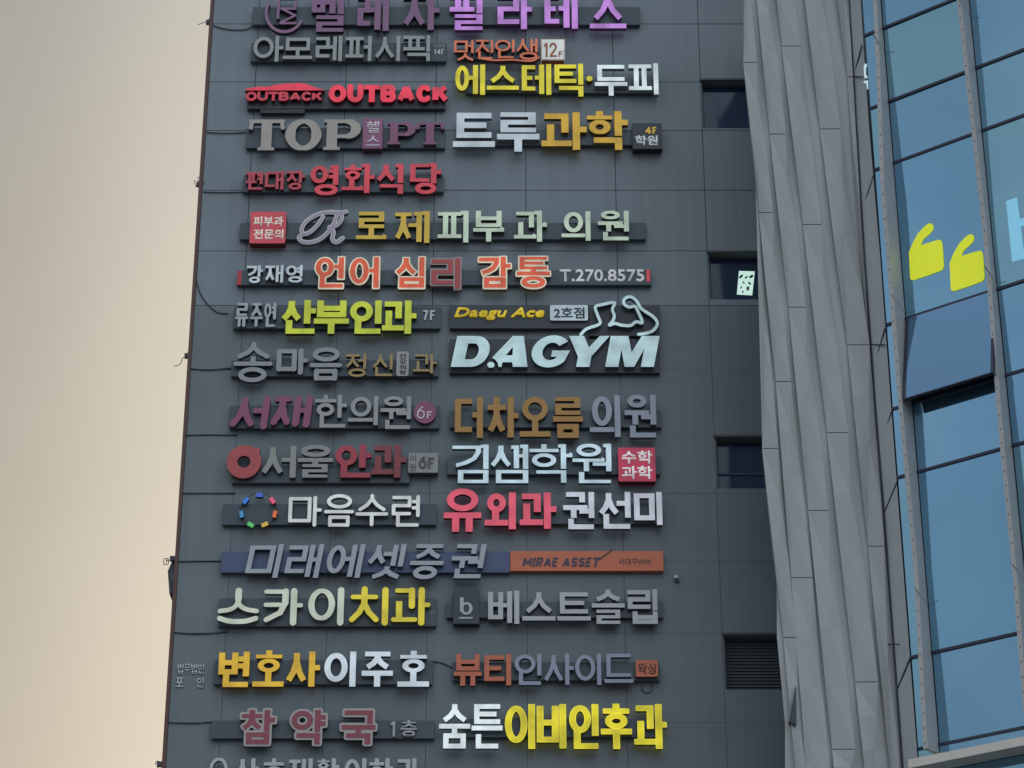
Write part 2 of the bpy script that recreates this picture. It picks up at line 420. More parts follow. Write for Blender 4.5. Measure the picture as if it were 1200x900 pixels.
            vb = (H*.46 if Tc == 'ㄹ' else H*.50) if fin else H*.62
            put(Lc, 'h', (Wd*.08, 0, Wd*.92, vb-h-g*.7)); hor(vb, 0, Wd)
            ye = (H*(.585 if Tc == 'ㄹ' else .66) if fin else H)
            for u in ((.5,) if Vc == 'ㅜ' else (.32, .68)):
                out.append({'p': [(x0+Wd*u, y0+vb), (x0+Wd*u, y0+ye-(v if rnd else 0))], 'w': wf, 'r': rnd})
        if fin:
            ty0 = H*{'ㄹ': .585, 'ㅇ': .63, 'ㅁ': .66}.get(Tc, .68)
            put(Tc, 'f', (Wd*.14, ty0, Wd*.86, H))
    return out
def latin(c, box, vw, hw, serif=False, rnd=False):
    x0, y0, x1, y1 = box; v, h = vw/2, hw/2
    if serif and c == 'P': x0 += vw*.3
    def wf(a, b):
        t = abs(b[0]-a[0])/(abs(b[0]-a[0])+abs(b[1]-a[1])+1e-9); return v*(1-t)+h*t
    T_ = v/max(.1, x1-x0-2*v); U_ = h/max(.1, y1-y0-2*h)
    S = {
     'O': [('c', ell(.5,.5,.5,.5,56))], 'T': [[(-T_,0),(1+T_,0)], [(.5,0),(.5,1+U_)]],
     '2': [ell(.5,.29,.5,.29,16,-170,20)+[(.0,1),(1.05,1)]], '4': [[(.72,1.1),(.72,0),(0,.70),(1.1,.70)]], '7': [[(-.05,0),(1,0),(.35,1.08)]],
     'F': [[(0,1.1),(0,0),(1.05,0)], [(0,.48),(.85,.48)]], '6': [ell(.5,.68,.5,.32,30,0,360), ], '6b': [], 
     'U': [[(0,0),(0,.6)]+ell(.5,.6,.5,.4,14,180,0)[1:-1]+[(1,.6),(1,0)]],
     'B': [[(0,0),(0,1)], [(0,0),(.6,0)]+ell(.6,.235,.33,.235,10,-90,90)+[(0,.47)], [(.0,.47),(.62,.47)]+ell(.62,.735,.38,.265,10,-90,90)+[(0,1)]],
     'A': [[(0,1),(.5,0)], [(.5,0),(1,1)], [(.2,.70),(.8,.70)]],
     'C': [ell(.54,.5,.54,.5,30,-48,-312)], 'K': [[(0,0),(0,1)], [(.95,0),(.1,.55)], [(.35,.40),(1,1)]],
     'P': [[(0,0),(0,1)], [(0,0),(.6,0)]+ell(.6,.28,.4,.28,14,-90,90)+[(0,.56)]],
     'D': [[(0,0),(0,1)], [(0,0),(.45,0)]+ell(.45,.5,.55,.5,18,-90,90)+[(0,1)]],
     'G': [ell(.52,.5,.52,.5,30,-45,-330)+[(1.0,.75),(1.0,.55)], [(.58,.55),(1,.55)]],
     'Y': [[(0,0),(.5,.52)], [(1,0),(.5,.52)], [(.5,.5),(.5,1)]],
     'M': [[(0,1),(0,0)], [(0,0),(.5,.72)], [(.5,.72),(1,0)], [(1,0),(1,1)]],
     'I': [[(.5,-.1),(.5,1.1)]], 'E': [[(1.05,0),(0,0),(0,1),(1.05,1)], [(0,.5),(.9,.5)]],
     'R': [[(0,0),(0,1.1)], [(0,0),(.6,0)]+ell(.6,.27,.4,.27,10,-90,90)+[(0,.54)], [(.45,.54),(1,1.05)]],
     'S': [ell(.5,.25,.5,.25,14,-35,-270)+ell(.5,.75,.5,.25,14,-90,145)],
     'b': [[(0,0),(0,.85)], ('c', ell(.5,.68,.5,.32,30))],
     '1': [[(0,.22),(.55,0)], [(.75,-.05),(.75,1.08)]],
    }[c]
    if c == '6': S = [('c', ell(.5,.68,.5,.32,30)), [(.82,.0),(.35,.22),(.06,.5),(.0,.68)]]
    out = []
    for s in S:
        clo = False
        if isinstance(s, tuple): clo, s = True, s[1]
        p = [(x0+v+u*(x1-x0-2*v), y0+h+w*(y1-y0-2*h)) for u, w in s]
        st = {'p': p, 'w': wf, 'r': rnd, 'c': clo}
        if len(s) > 8: st['cap'] = True
        out.append(st)
    if serif:
        def sf(u, yy): 
            xc = x0+v+u*(x1-x0-2*v); out.append({'p': [(xc-vw*.78, yy), (xc+vw*.78, yy)], 'w': lambda a, b: h*.8, 'r': False})
        if c == 'T':
            sf(.5, y1-h*.8)
            for xx, dd in ((x0+h, -1), (x1-h, 1)): out.append({'p': [(xx-dd*h*.8, y0), (xx+dd*h*.2, y0+(y1-y0)*.32)], 'w': lambda a, b: h*1.1, 'r': False})
        if c == 'P': sf(0, y1-h*.8); sf(0, y0+h*.8)
    return out
def font_bm(text, bbox, Y, depth, bold=0.0, shear=0.0, space=1.0):
    cu = bpy.data.curves.new('t', 'FONT'); cu.body = text; cu.size = 1; cu.offset = bold; cu.shear = shear; cu.space_character = space
    cu.resolution_u = 3
    ob = bpy.data.objects.new('t', cu); C.objects.link(ob)
    me = bpy.data.meshes.new_from_object(ob); bpy.data.objects.remove(ob); bpy.data.curves.remove(cu)
    v = np.array([tuple(x.co) for x in me.vertices]); lo, hi = v.min(0), v.max(0)
    x0, y0, x1, y1 = bbox; fx = frame_at((x0+x1)/2, (y0+y1)/2, Y)
    bm = bmesh.new(); bm.from_mesh(me); bpy.data.meshes.remove(me)
    for w in bm.verts:
        px = x0+(w.co.x-lo[0])/(hi[0]-lo[0])*(x1-x0); py = y1-(w.co.y-lo[1])/(hi[1]-lo[1])*(y1-y0)
        X, Z = fx(px, py); w.co = (X, Y, Z)
    bmesh.ops.remove_doubles(bm, verts=bm.verts[:], dist=1e-6)
    bmesh.ops.dissolve_degenerate(bm, edges=bm.edges[:], dist=1e-6)
    r = bmesh.ops.extrude_face_region(bm, geom=bm.faces[:])
    for e in r['geom']:
        if isinstance(e, bmesh.types.BMVert): e.co.y = Y+depth
    bmesh.ops.recalc_face_normals(bm, faces=bm.faces[:])
    return bm
def font_text(text, bbox, Y, depth, m, parent, name='lettering', **k):
    bm = font_bm(text, bbox, Y, depth, **k); me = bpy.data.meshes.new(name); bm.to_mesh(me); bm.free()
    return link_mesh(name, me, m, parent)

# ------------------------------------------------------------------ materials of the setting
def cladding(name, col, streak=.12, rough=.5):
    m = bpy.data.materials.new(name); m.use_nodes = True; t = m.node_tree; b = t.nodes['Principled BSDF']
    tc = t.nodes.new('ShaderNodeTexCoord')
    n = t.nodes.new('ShaderNodeTexNoise'); n.inputs['Scale'].default_value = .35; n.inputs['Detail'].default_value = 5
    t.links.new(tc.outputs['Object'], n.inputs['Vector'])
    mp = t.nodes.new('ShaderNodeMapping'); mp.inputs['Scale'].default_value = (7, 7, .22)
    t.links.new(tc.outputs['Object'], mp.inputs['Vector'])
    s = t.nodes.new('ShaderNodeTexNoise'); s.inputs['Scale'].default_value = 1; s.inputs['Detail'].default_value = 4
    t.links.new(mp.outputs[0], s.inputs['Vector'])
    f = t.nodes.new('ShaderNodeTexNoise'); f.inputs['Scale'].default_value = 40; f.inputs['Detail'].default_value = 2
    t.links.new(tc.outputs['Object'], f.inputs['Vector'])
    def mr(src, a):
        r = t.nodes.new('ShaderNodeMapRange'); r.inputs[1].default_value = .3; r.inputs[2].default_value = .7
        r.inputs[3].default_value = 1-a; r.inputs[4].default_value = 1+a; t.links.new(src.outputs[0], r.inputs[0]); return r
    a1, a2, a3 = mr(n, streak), mr(s, streak*.55), mr(f, .05)
    m1 = t.nodes.new('ShaderNodeMath'); m1.operation = 'MULTIPLY'; t.links.new(a1.outputs[0], m1.inputs[0]); t.links.new(a2.outputs[0], m1.inputs[1])
    m2 = t.nodes.new('ShaderNodeMath'); m2.operation = 'MULTIPLY'; t.links.new(m1.outputs[0], m2.inputs[0]); t.links.new(a3.outputs[0], m2.inputs[1])
    v = t.nodes.new('ShaderNodeVectorMath'); v.operation = 'SCALE'; v.inputs[0].default_value = col
    t.links.new(m2.outputs[0], v.inputs['Scale']); t.links.new(v.outputs[0], b.inputs['Base Color'])
    b.inputs['Roughness'].default_value = rough
    bp = t.nodes.new('ShaderNodeBump'); bp.inputs['Strength'].default_value = .25; bp.inputs['Distance'].default_value = .03
    t.links.new(n.outputs[0], bp.inputs['Height']); t.links.new(bp.outputs[0], b.inputs['Normal'])
    return m
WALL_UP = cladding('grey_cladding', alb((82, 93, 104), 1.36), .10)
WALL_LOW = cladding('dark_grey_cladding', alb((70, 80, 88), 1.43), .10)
SEAM = mat('seam_sealant', alb((48, 54, 62)), .8)
RAIL = mat('dark_sign_rail', alb((52, 63, 73), 1.1), .45, noise=.08)
RAIL_B = mat('black_sign_rail', alb((42, 49, 58)), .45, noise=.08)
COPING = mat('brown_coping', alb((72, 52, 48)), .5)
DARKMETAL = mat('dark_metal', alb((44, 50, 58)), .45)
CABLE = mat('cable_rubber', alb((45, 48, 54)), .6)
PANEL_W = cladding('pale_panel', alb((123, 131, 138), 1.08), .045, .38)
PANEL_G = cladding('grey_side_panel', alb((112, 121, 130), 1.5), .05, .4)
GLASS_D = mat('dark_window_glass', (.018, .045, .095), .08, spec=.4)
def coated_glass():
    m = bpy.data.materials.new('coated_glass'); m.use_nodes = True; t = m.node_tree; b = t.nodes['Principled BSDF']
    b.inputs['Base Color'].default_value = (.125, .285, .43, 1); b.inputs['Metallic'].default_value = .85; b.inputs['Roughness'].default_value = .04
    tc = t.nodes.new('ShaderNodeTexCoord'); n = t.nodes.new('ShaderNodeTexNoise'); n.inputs['Scale'].default_value = .35; n.inputs['Detail'].default_value = 1
    t.links.new(tc.outputs['Object'], n.inputs['Vector'])
    bp = t.nodes.new('ShaderNodeBump'); bp.inputs['Strength'].default_value = .12; bp.inputs['Distance'].default_value = .02
    t.links.new(n.outputs[0], bp.inputs['Height']); t.links.new(bp.outputs[0], b.inputs['Normal'])
    n2 = t.nodes.new('ShaderNodeTexNoise'); n2.inputs['Scale'].default_value = .22; n2.inputs['Detail'].default_value = 3  # base colour noise stands in for uneven reflections across the panes
    t.links.new(tc.outputs['Object'], n2.inputs['Vector'])
    rr = t.nodes.new('ShaderNodeValToRGB'); t.links.new(n2.outputs[0], rr.inputs[0])
    rr.color_ramp.elements[0].position = .35; rr.color_ramp.elements[0].color = (.205, .415, .56, 1)
    rr.color_ramp.elements[1].position = .65; rr.color_ramp.elements[1].color = (.25, .49, .60, 1)
    oi = t.nodes.new('ShaderNodeObjectInfo'); r3 = t.nodes.new('ShaderNodeValToRGB'); t.links.new(oi.outputs['Random'], r3.inputs[0])
    r3.color_ramp.elements[0].color = (.90, .90, .99, 1); r3.color_ramp.elements[1].color = (1.14, 1.03, .95, 1)
    q = r3.color_ramp.elements.new(.5); q.color = (1.02, .94, 1.02, 1)
    mm = t.nodes.new('ShaderNodeMix'); mm.data_type = 'RGBA'; mm.blend_type = 'MULTIPLY'; mm.inputs[0].default_value = 1
    t.links.new(rr.outputs[0], mm.inputs[6]); t.links.new(r3.outputs[0], mm.inputs[7])
    t.links.new(mm.outputs[2], b.inputs['Base Color'])
    return m
GLASS = coated_glass()
GLASS_O = mat('slate_coated_glass', (.155, .275, .42), .05, metallic=.85)
MULL = mat('dark_mullion', alb((34, 38, 58)), .4)
FIN = mat('grey_fin_metal', alb((122, 130, 138), 1.1), .4, noise=.05)
FINNOSE = mat('pale_perforated_strip', alb((140, 146, 153)), .5)
HOLE = mat('perforation_dark', alb((92, 98, 106)), .7)

# ------------------------------------------------------------------ ground
g = MB(); g.poly([(-900, -600, 0), (900, -600, 0), (900, 1500, 0), (-900, 1500, 0)])
gr = g.build('ground', mat('asphalt', (.16, .155, .15), .9, noise=.2, nscale=.5)); tag(gr, kind='structure')

# ------------------------------------------------------------------ dark office building
XL = at(219, 450, D).x; XR = 15.0; ZTOP = 44.0; YB = D+18
tower = empty('office_building', ((XL+XR)/2, D, 0))
tag(tower, 'dark grey panelled office building whose wall is covered with signs', 'building')
def wx(px, py): return at(px, py, D).x
def wz(py): return at(600, py, D).z
wins = []
for y0, y1 in ((95, 150), (297, 351), (513, 572), (745, 808)):
    wins.append((wx(822+.04*(y0-95), y0), wz(y1), wx(822+.04*(y0-95), y0)+2.1, wz(y0)))
zs = [0.0] + sorted([wz(y) for y in (1010, 930, 847, 742, 658, 578, 510, 433, 358, 294, 223, 153, 96, 28, -42, -110)]) + [32, 35, 38, 41, ZTOP]
xs = [XL+.06] + [wx(p, 100) for p in (299, 405, 511, 616, 719)] + [wx(821, 100)]
while xs[-1] < XR-2.5: xs.append(xs[-1]+1.95)
xs.append(XR)
def subtract(r, hs):
    rs = [r]
    for h in hs:
        o = []
        for a in rs:
            if h[0] >= a[2] or h[2] <= a[0] or h[1] >= a[3] or h[3] <= a[1]: o.append(a); continue
            if a[0] < h[0]: o.append((a[0], a[1], h[0], a[3]))
            if h[2] < a[2]: o.append((h[2], a[1], a[2], a[3]))
            lo, hi = max(a[0], h[0]), min(a[2], h[2])
            if a[1] < h[1]: o.append((lo, a[1], hi, h[1]))
            if h[3] < a[3]: o.append((lo, h[3], hi, a[3]))
        rs = o
    return rs
G = .007
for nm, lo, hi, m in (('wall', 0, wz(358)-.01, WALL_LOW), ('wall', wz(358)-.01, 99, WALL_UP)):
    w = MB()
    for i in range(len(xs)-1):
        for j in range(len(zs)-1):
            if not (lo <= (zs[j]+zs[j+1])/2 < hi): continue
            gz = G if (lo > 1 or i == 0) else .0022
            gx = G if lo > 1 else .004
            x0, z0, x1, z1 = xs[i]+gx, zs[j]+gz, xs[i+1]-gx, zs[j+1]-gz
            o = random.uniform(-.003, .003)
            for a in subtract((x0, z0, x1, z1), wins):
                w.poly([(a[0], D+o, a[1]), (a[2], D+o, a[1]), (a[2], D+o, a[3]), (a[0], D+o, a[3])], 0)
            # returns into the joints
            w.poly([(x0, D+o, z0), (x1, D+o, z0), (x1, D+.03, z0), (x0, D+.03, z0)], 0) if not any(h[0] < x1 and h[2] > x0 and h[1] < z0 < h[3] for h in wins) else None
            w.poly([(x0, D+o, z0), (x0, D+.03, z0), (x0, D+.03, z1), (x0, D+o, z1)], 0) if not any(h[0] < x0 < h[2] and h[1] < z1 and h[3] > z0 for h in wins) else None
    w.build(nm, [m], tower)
w = MB()
for a in subtract((XL+.05, 0, XR, ZTOP), wins): w.poly([(a[0], D+.03, a[1]), (a[2], D+.03, a[1]), (a[2], D+.03, a[3]), (a[0], D+.03, a[3])])
w.build('joint_backing', SEAM, tower)
w = MB()
w.poly([(XL+.05, D+.03, 0), (XL+.05, YB, 0), (XL+.05, YB, ZTOP), (XL+.05, D+.03, ZTOP)])
w.poly([(XR, D+.03, 0), (XR, YB, 0), (XR, YB, ZTOP), (XR, D+.03, ZTOP)])
w.poly([(XL+.05, YB, 0), (XR, YB, 0), (XR, YB, ZTOP), (XL+.05, YB, ZTOP)])
w.build('side_wall', WALL_LOW, tower)
w = MB(); w.box(XL, D-.03, ZTOP, XR, YB, ZTOP+.3); w.build('roof', WALL_UP, tower)
w = MB(); w.box(XL-.015, D-.025, 0, XL+.058, D+.12, ZTOP-.002, bev=.006); w.build('corner_trim', COPING, tower)
for k, (x0, z0, x1, z1) in enumerate(wins):
    fr = MB(); dp = .32; t = .05
    for q in ([(x0, D-.004, z0), (x0, D+dp, z0), (x0, D+dp, z1), (x0, D-.004, z1)], [(x1, D-.004, z0), (x1, D+dp, z0), (x1, D+dp, z1), (x1, D-.004, z1)],
              [(x0, D-.004, z1), (x1, D-.004, z1), (x1, D+dp, z1), (x0, D+dp, z1)], [(x0, D-.004, z0), (x1, D-.004, z0), (x1, D+dp, z0), (x0, D+dp, z0)]):
        fr.poly(q)
    fr.box(x0+.001, D+.18, z0+.001, x0+t, D+.26, z1-.001, 1); fr.box(x1-t, D+.18, z0+.001, x1-.001, D+.26, z1-.001, 1)
    fr.box(x0+t, D+.18, z1-t, x1-t, D+.26, z1-.001, 1); fr.box(x0+t, D+.18, z0+.001, x1-t, D+.26, z0+t, 1)
    fr.box(x0-.04, D-.035, z1+.002, x1+.04, D-.006, z1+.05, 1)
    f = fr.build('window', [WALL_LOW, DARKMETAL], tower)
    pn = MB()
    if k == 3:
        pn.poly([(x0, D+.232, z0), (x1, D+.232, z0), (x1, D+.232, z1), (x0, D+.232, z1)], 1)
        n = 15
        for i in range(n):
            zz = z0+t+(z1-z0-2*t)*(i+.5)/n
            pn.prism([(x0+t, D+.19, zz-.035), (x1-t, D+.19, zz-.035), (x1-t, D+.225, zz+.03), (x0+t, D+.225, zz+.03)],
                     [(x0+t, D+.20, zz-.043), (x1-t, D+.20, zz-.043), (x1-t, D+.23, zz+.022), (x0+t, D+.23, zz+.022)])
        pn.build('louvre', [mat('louvre_metal', alb((56, 66, 76)), .5), mat('louvre_back', alb((52, 61, 70)), .7)], f)
    else:
        pn.box(x0+t, D+.215, z0+t, x1-t, D+.23, z1-t); pn.build('pane', GLASS_D, f)
        bk = MB(); bk.poly([(x0, D+.31, z0), (x1, D+.31, z0), (x1, D+.31, z1), (x0, D+.31, z1)])
        if k == 2: bk.box(x0+t, D+.185, z0+.36, x1-t, D+.212, z0+.40)
        bk.build('blind', mat('dark_blind', (.035, .075, .14), .7), f)
# lit notice hanging inside the second window
x0, z0, x1, z1 = wins[1]
pw = MB()
q = [at(863.5, 345, D+.205), at(881.5, 346, D+.205), at(884.5, 318, D+.205), at(866, 317.5, D+.205)]
pw.prism(q, [p+Vector((0, .006, 0)) for p in q], 0)
for (a, b, r, m) in ((870, 324, 1.8, 1), (876, 325, 1.3, 1), (882, 324, 1.7, 1), (873, 331, 1.2, 1), (880, 332, 1.4, 1), (870, 337, 1.0, 1), (878, 338, 2.0, 2), (872, 342, 1.1, 1)):
    pts = [at(a-1.6+r*1.25*math.cos(t)*(1+.4*math.sin(2*t+a)), b+r*1.2*math.sin(t+.4*math.cos(a)), D+.203) for t in [i*2*math.pi/12 for i in range(12)]]
    pw.poly(pts, m)
po = pw.build('notice', [mat('lit_paper', (.5, .6, .56), .6, emit=L3((200, 235, 222)), estr=.8), mat('dark_print', (.03, .07, .07), .7), mat('ochre_print', (.3, .22, .05), .7)])
tag(po, 'bright mint white notice with dark blotches behind the second window down', 'notice')

# ------------------------------------------------------------------ signs on the dark wall
YRF, YRB = D-.13, D-.02            # sign rail front and back
YL = D-.25                         # letter faces
SG = 'signs mounted on the dark office wall'
class Sign:
    def __init__(s, label, cx, cy, rails, rail_mat=None, name='wall_sign'):
        s.o = empty(name, at(cx, cy, D)); tag(s.o, label, 'sign', SG); s.yl = YL
        for r in rails:
            x0, y0, x1, y1 = r[:4]; m = r[4] if len(r) > 4 else (rail_mat or RAIL)
            fx = frame_at((x0+x1)/2, (y0+y1)/2, YRF); (a, c), (b, d) = fx(x0, y1), fx(x1, y0)
            w = MB(); w.box(a, YRF, c, b, YRB, d, bev=.008); w.build('backing_rail', m, s.o)
    def han(s, items, col, vw, hw=None, side=None, lit=0.0, outline=0.0, rim=None, rnd=False, serif=False, slant=0.0, y=None, depth=.11, name='letter'):
        hw = hw or vw*.88
        sm = mat('letter_return', alb(side or tuple(c*.38 for c in col)), .5)
        for it in items:
            ch, x0, y0, x1, y1 = it[:5]; c = it[5] if len(it) > 5 else col; li = it[6] if len(it) > 6 else lit
            ms = [face_mat(c, li), sm]
            if outline: ms.append(face_mat(it[7] if len(it) > 7 else rim, li))
            bx = (x0+outline, y0+outline, x1-outline, y1-outline)
            st = hangul(ch, bx, vw, hw, rnd, serif)
            letter_from(st, (x0, y0, x1, y1), y or s.yl, depth, ms, s.o, name, outline, slant)
        return s
    def lat(s, items, col, vw, hw=None, side=None, lit=0.0, serif=False, slant=0.0, rnd=False):
        sm = mat('letter_return', alb(side or tuple(c*.38 for c in col)), .5)
        for ch, x0, y0, x1, y1 in items:
            letter_from(latin(ch, (x0, y0, x1, y1), vw, hw or vw*.85, serif, rnd), (x0, y0, x1, y1), s.yl, .11, [face_mat(col, lit), sm], s.o, 'letter', 0, slant)
        return s
    def free(s, strokes, bbox, col, name='logo', lit=0.0, side=None, y=None, depth=.11, outline=0.0, rim=None):
        sm = mat('letter_return', alb(side or tuple(c*.38 for c in col)), .5); ms = [face_mat(col, lit), sm]
        if outline: ms.append(face_mat(rim, lit))
        return letter_from(strokes, bbox, y or s.yl, depth, ms, s.o, name, outline)
    def plate(s, x0, y0, x1, y1, col, lit=0.0, side=None, rim=None, y=None, bev=.01, name='plate', radius=0):
        yy = y or D-.22
        w = MB(); fx = frame_at((x0+x1)/2, (y0+y1)/2, yy)
        if radius:
            pts = []
            for cx, cy, a in ((x1-radius, y0+radius, -90), (x1-radius, y1-radius, 0), (x0+radius, y1-radius, 90), (x0+radius, y0+radius, 180)):
                pts += [(cx+radius*math.cos(math.radians(a+t)), cy+radius*math.sin(math.radians(a+t))) for t in (0, 30, 60, 90)]
            f_ = [fx(*p) for p in pts]; w.prism([(a, yy, b) for a, b in f_], [(a, D-.03, b) for a, b in f_], 0, 1)
        else:
            (a, c), (b, d) = fx(x0, y1), fx(x1, y0); w.box(a, yy+.006, c, b, D-.03, d, 1, bev=bev)
            e = .022 if rim else .006
            w.box(a+e, yy, c+e, b-e, yy+.01, d-e, 0)
        p = w.build(name, [face_mat(col, lit), mat('letter_return', alb(rim or side or tuple(q*.5 for q in col)), .5)], s.o)
        p['_y'] = yy
        return p
    def text(s, txt, bbox, col, parent=None, y=None, lit=0.0, bold=.0, shear=0, depth=.012, name='lettering', space=1.0):
        return font_text(txt, bbox, y if y is not None else D-.235, depth, [face_mat(col, lit)], parent or s.o, name, bold=bold, shear=shear, space=space)
def P(pts, w, rnd=True, closed=False): return {'p': pts, 'w': (lambda a, b: w), 'r': rnd, 'c': closed}
def spline(pts, n=6):
    out = []
    for i in range(len(pts)-1):
        p0 = pts[max(i-1, 0)]; p1 = pts[i]; p2 = pts[i+1]; p3 = pts[min(i+2, len(pts)-1)]
        for k in range(n):
            t = k/n
            out.append(tuple(.5*((2*p1[j])+(-p0[j]+p2[j])*t+(2*p0[j]-5*p1[j]+4*p2[j]-p3[j])*t*t+(-p0[j]+3*p1[j]-3*p2[j]+p3[j])*t**3) for j in (0, 1)))
    out.append(pts[-1]); return out

# 1 purple pilates sign at the top
s = Sign('purple sign cut by the top edge, its right half brighter lilac', 520, 18, [(296, 8, 750, 29)])
s.free([P(ell(334, 14, 22, 23, 40, 205, 28), 1.7), P([(326, -6), (326, 22)], 1.6, False), P([(328, -4), (346, -4), (346, 10), (328, 10)], 1.3, False), P([(328, 27), (346, 18), (330, 10)], 1.3, False), P([(329, 27), (348, 27)], 1.3, False)],
       (310, -12, 360, 40), (122, 92, 126))
UP = (118, 88, 124)
s.han([('벨', 365, -9, 403, 37), ('레', 419, -8, 456, 36), ('자', 472, -8, 515, 35)], UP, 7.2, 5.6)
s.han([('필', 527, -9, 565.5, 35), ('라', 583, -9, 623.5, 34), ('테', 638, -9, 677, 33.5), ('스', 691, -10, 733.5, 33)], (184, 128, 212), 7.0, 5.4, lit=.75, side=(90, 60, 105))
# 2 pale grey, four-teenth floor
s = Sign('pale grey thin lettered sign with 14F in small white at its end', 408, 60, [(294, 50, 523, 72)])
s.han([('아', 297, 42, 332, 72), ('모', 332, 44, 366, 69), ('레', 370, 42, 401, 71.5), ('퍼', 405, 42, 435.5, 71.5), ('시', 439, 42, 469, 71.5), ('픽', 472.6, 41, 504, 71.5)], (134, 144, 149), 4.3, 3.8, side=(62, 72, 82))
for c, a, b in (('1', 508.3, 511.2), ('4', 511.8, 516.2), ('F', 517, 520.5)): s.free(latin(c, (a, 57.5, b, 63.5), 1.1, 1.0), (a, 57.5, b, 63.5), (190, 200, 205), 'letter', y=YRF-.012, depth=.012)
s.text('대명점', (508.5, 51.8, 521, 55.6), (150, 158, 165), y=YRF-.008)
# 3 orange brush lettering
s = Sign('small orange brush lettered sign with swash underline and white 12F plate', 598, 58, [(535, 57, 630, 69)])
s.han([('멋', 532, 47, 555, 71), ('진', 557, 46, 578, 69), ('인', 580, 46, 603, 68), ('생', 605, 45, 630, 70)], (200, 108, 76), 3.0, 2.2, rnd=True, side=(70, 45, 45), lit=.35)
s.free([P(spline([(562, 68), (578, 70.5), (600, 70), (622, 71.5), (632, 67)]), .9)], (558, 63, 636, 76), (200, 108, 76), 'swash', side=(70, 45, 45), lit=.35, y=YL-.004)
p = s.plate(634, 45.5, 662, 70, (205, 215, 215), lit=.5, rim=(165, 92, 66))
for c, a, b, t in (('1', 637, 642.5, 50), ('2', 643.8, 652.5, 50), ('F', 654.5, 659.3, 60)): s.free(latin(c, (a, t, b, 66.5), 2.2 if t < 55 else 1.3, 2.0 if t < 55 else 1.2), (a, t, b, 66.5), (150, 78, 55), 'letter', y=D-.228, depth=.008)
# 4 red double wordmark with ridge
s = Sign('red lettered sign on black rail, small wordmark under a rocky ridge beside a larger one', 406, 110, [(290, 105, 522, 127.5, RAIL_B), (305, 127.7, 357, 132.5, RAIL_B)])
RED = (218, 52, 78)
ridge = [(287, 104.5), (296, 102.5), (306, 101.5), (312, 102), (320, 100), (327, 99), (333, 97.8), (343, 98), (349, 97), (356, 98), (362, 99.5), (368, 102), (375, 104), (380, 105.5)]
w = MB(); fr = [at(x, y, YL) for x, y in ridge+[(380, 106), (287, 106)]]
w.prism(fr, [p+Vector((0, .14, 0)) for p in fr], 0, 1); w.build('ridge_emblem', [face_mat(RED, .6), mat('letter_return', alb((70, 25, 35)), .5)], s.o)
def wordmark(x0, x1, ya, yb, vw, hw, wd):
    tot = sum(wd); x = x0; o = []
    for ch, q in zip('OUTBACK', wd):
        ww = (x1-x0)*q/tot; o.append((ch, x, ya, x+ww-vw*.12, yb)); x += ww
    return o
s.lat(wordmark(288, 378.5, 107.5, 118, 3.7, 3.1, (1.05, 1, .95, .95, 1.12, .95, 1)), (186, 50, 70), 3.4, 2.7, lit=.4, side=(70, 25, 35))
s.lat(wordmark(385, 527, 99.5, 119.5, 7, 5, (1.08, .98, .95, .95, 1.12, .95, 1)), (226, 52, 78), 7.0, 5.2, lit=.7, side=(80, 25, 35))
s.text('STEAKHOUSE', (308, 124, 357, 127), (95, 80, 88), y=YRF-.006)
s.text('|||', (382, 107, 384, 121), (110, 112, 118), y=YRF-.006)
# 5 yellow + white
s = Sign('yellow and white lettered sign with a dot between, directly under the small orange one', 652, 93, [(546, 93, 771, 109)])
s.han([('에', 533.5, 75.5, 568.5, 111), ('스', 570.5, 77, 608, 105), ('테', 611.5, 75, 646, 111), ('틱', 649.7, 74.5, 683.5, 113)], (214, 204, 38), 5.9, 4.6, lit=.7, side=(95, 92, 50))
s.han([('두', 697, 76, 735, 112), ('피', 737, 74, 771.5, 110.5)], (214, 230, 236), 5.6, 4.4, lit=.75, side=(110, 118, 124))
s.free([P([(690.3, 92), (691.2, 92)], 3.1)], (685, 87, 697, 97), (214, 204, 38), 'dot', lit=.7)
# 6 TOP PT
s = Sign('serif lettered sign, dull beige TOP, small purple plate, dull purple PT', 405, 160, [(288.5, 150, 521.5, 173.5)])
s.lat([('T', 291.5, 140, 333, 176), ('O', 334, 140, 377, 175.5), ('P', 379, 140, 423, 175.5)], (146, 146, 144), 12.5, 4.2, serif=True, side=(60, 66, 74))
s.lat([('P', 454, 143, 487, 169), ('T', 488, 143, 520, 169)], (118, 78, 108), 9.5, 3.2, serif=True, side=(55, 42, 58))
p = s.plate(425, 138.5, 448.5, 174, (124, 80, 114), y=D-.23)
s.text('헬', (429, 142, 445, 156), (185, 175, 190), p, y=D-.238, bold=.018, depth=.01); s.text('스', (429, 159, 445, 171), (185, 175, 190), p, y=D-.238, bold=.018, depth=.01)
# 7 white + gold
s = Sign('big pale blue and gold lettered sign with 4F plate at its end', 655, 155, [(534, 152, 742, 170)])
s.han([('트', 531, 132, 580, 172), ('루', 582.5, 131.5, 632, 177.5)], (180, 194, 206), 9.0, 6.6, lit=.55, side=(90, 100, 112))
s.han([('과', 634.5, 131.5, 687.5, 175.5), ('학', 688, 130, 736, 175.5)], (196, 158, 40), 8.6, 6.4, lit=.5, side=(90, 78, 40))
p = s.plate(741, 144, 776, 174.5, (46, 52, 62), y=D-.23)
for c, a, b in (('4', 756, 763.5), ('F', 764.5, 770)): s.free(latin(c, (a, 148.6, b, 157), 2.0, 1.8), (a, 148.6, b, 157), (205, 170, 50), 'letter', lit=.4, y=D-.243, depth=.012)
s.text('학원', (744.4, 158.6, 771, 170), (190, 200, 210), p, y=D-.238, bold=.022, lit=.3)
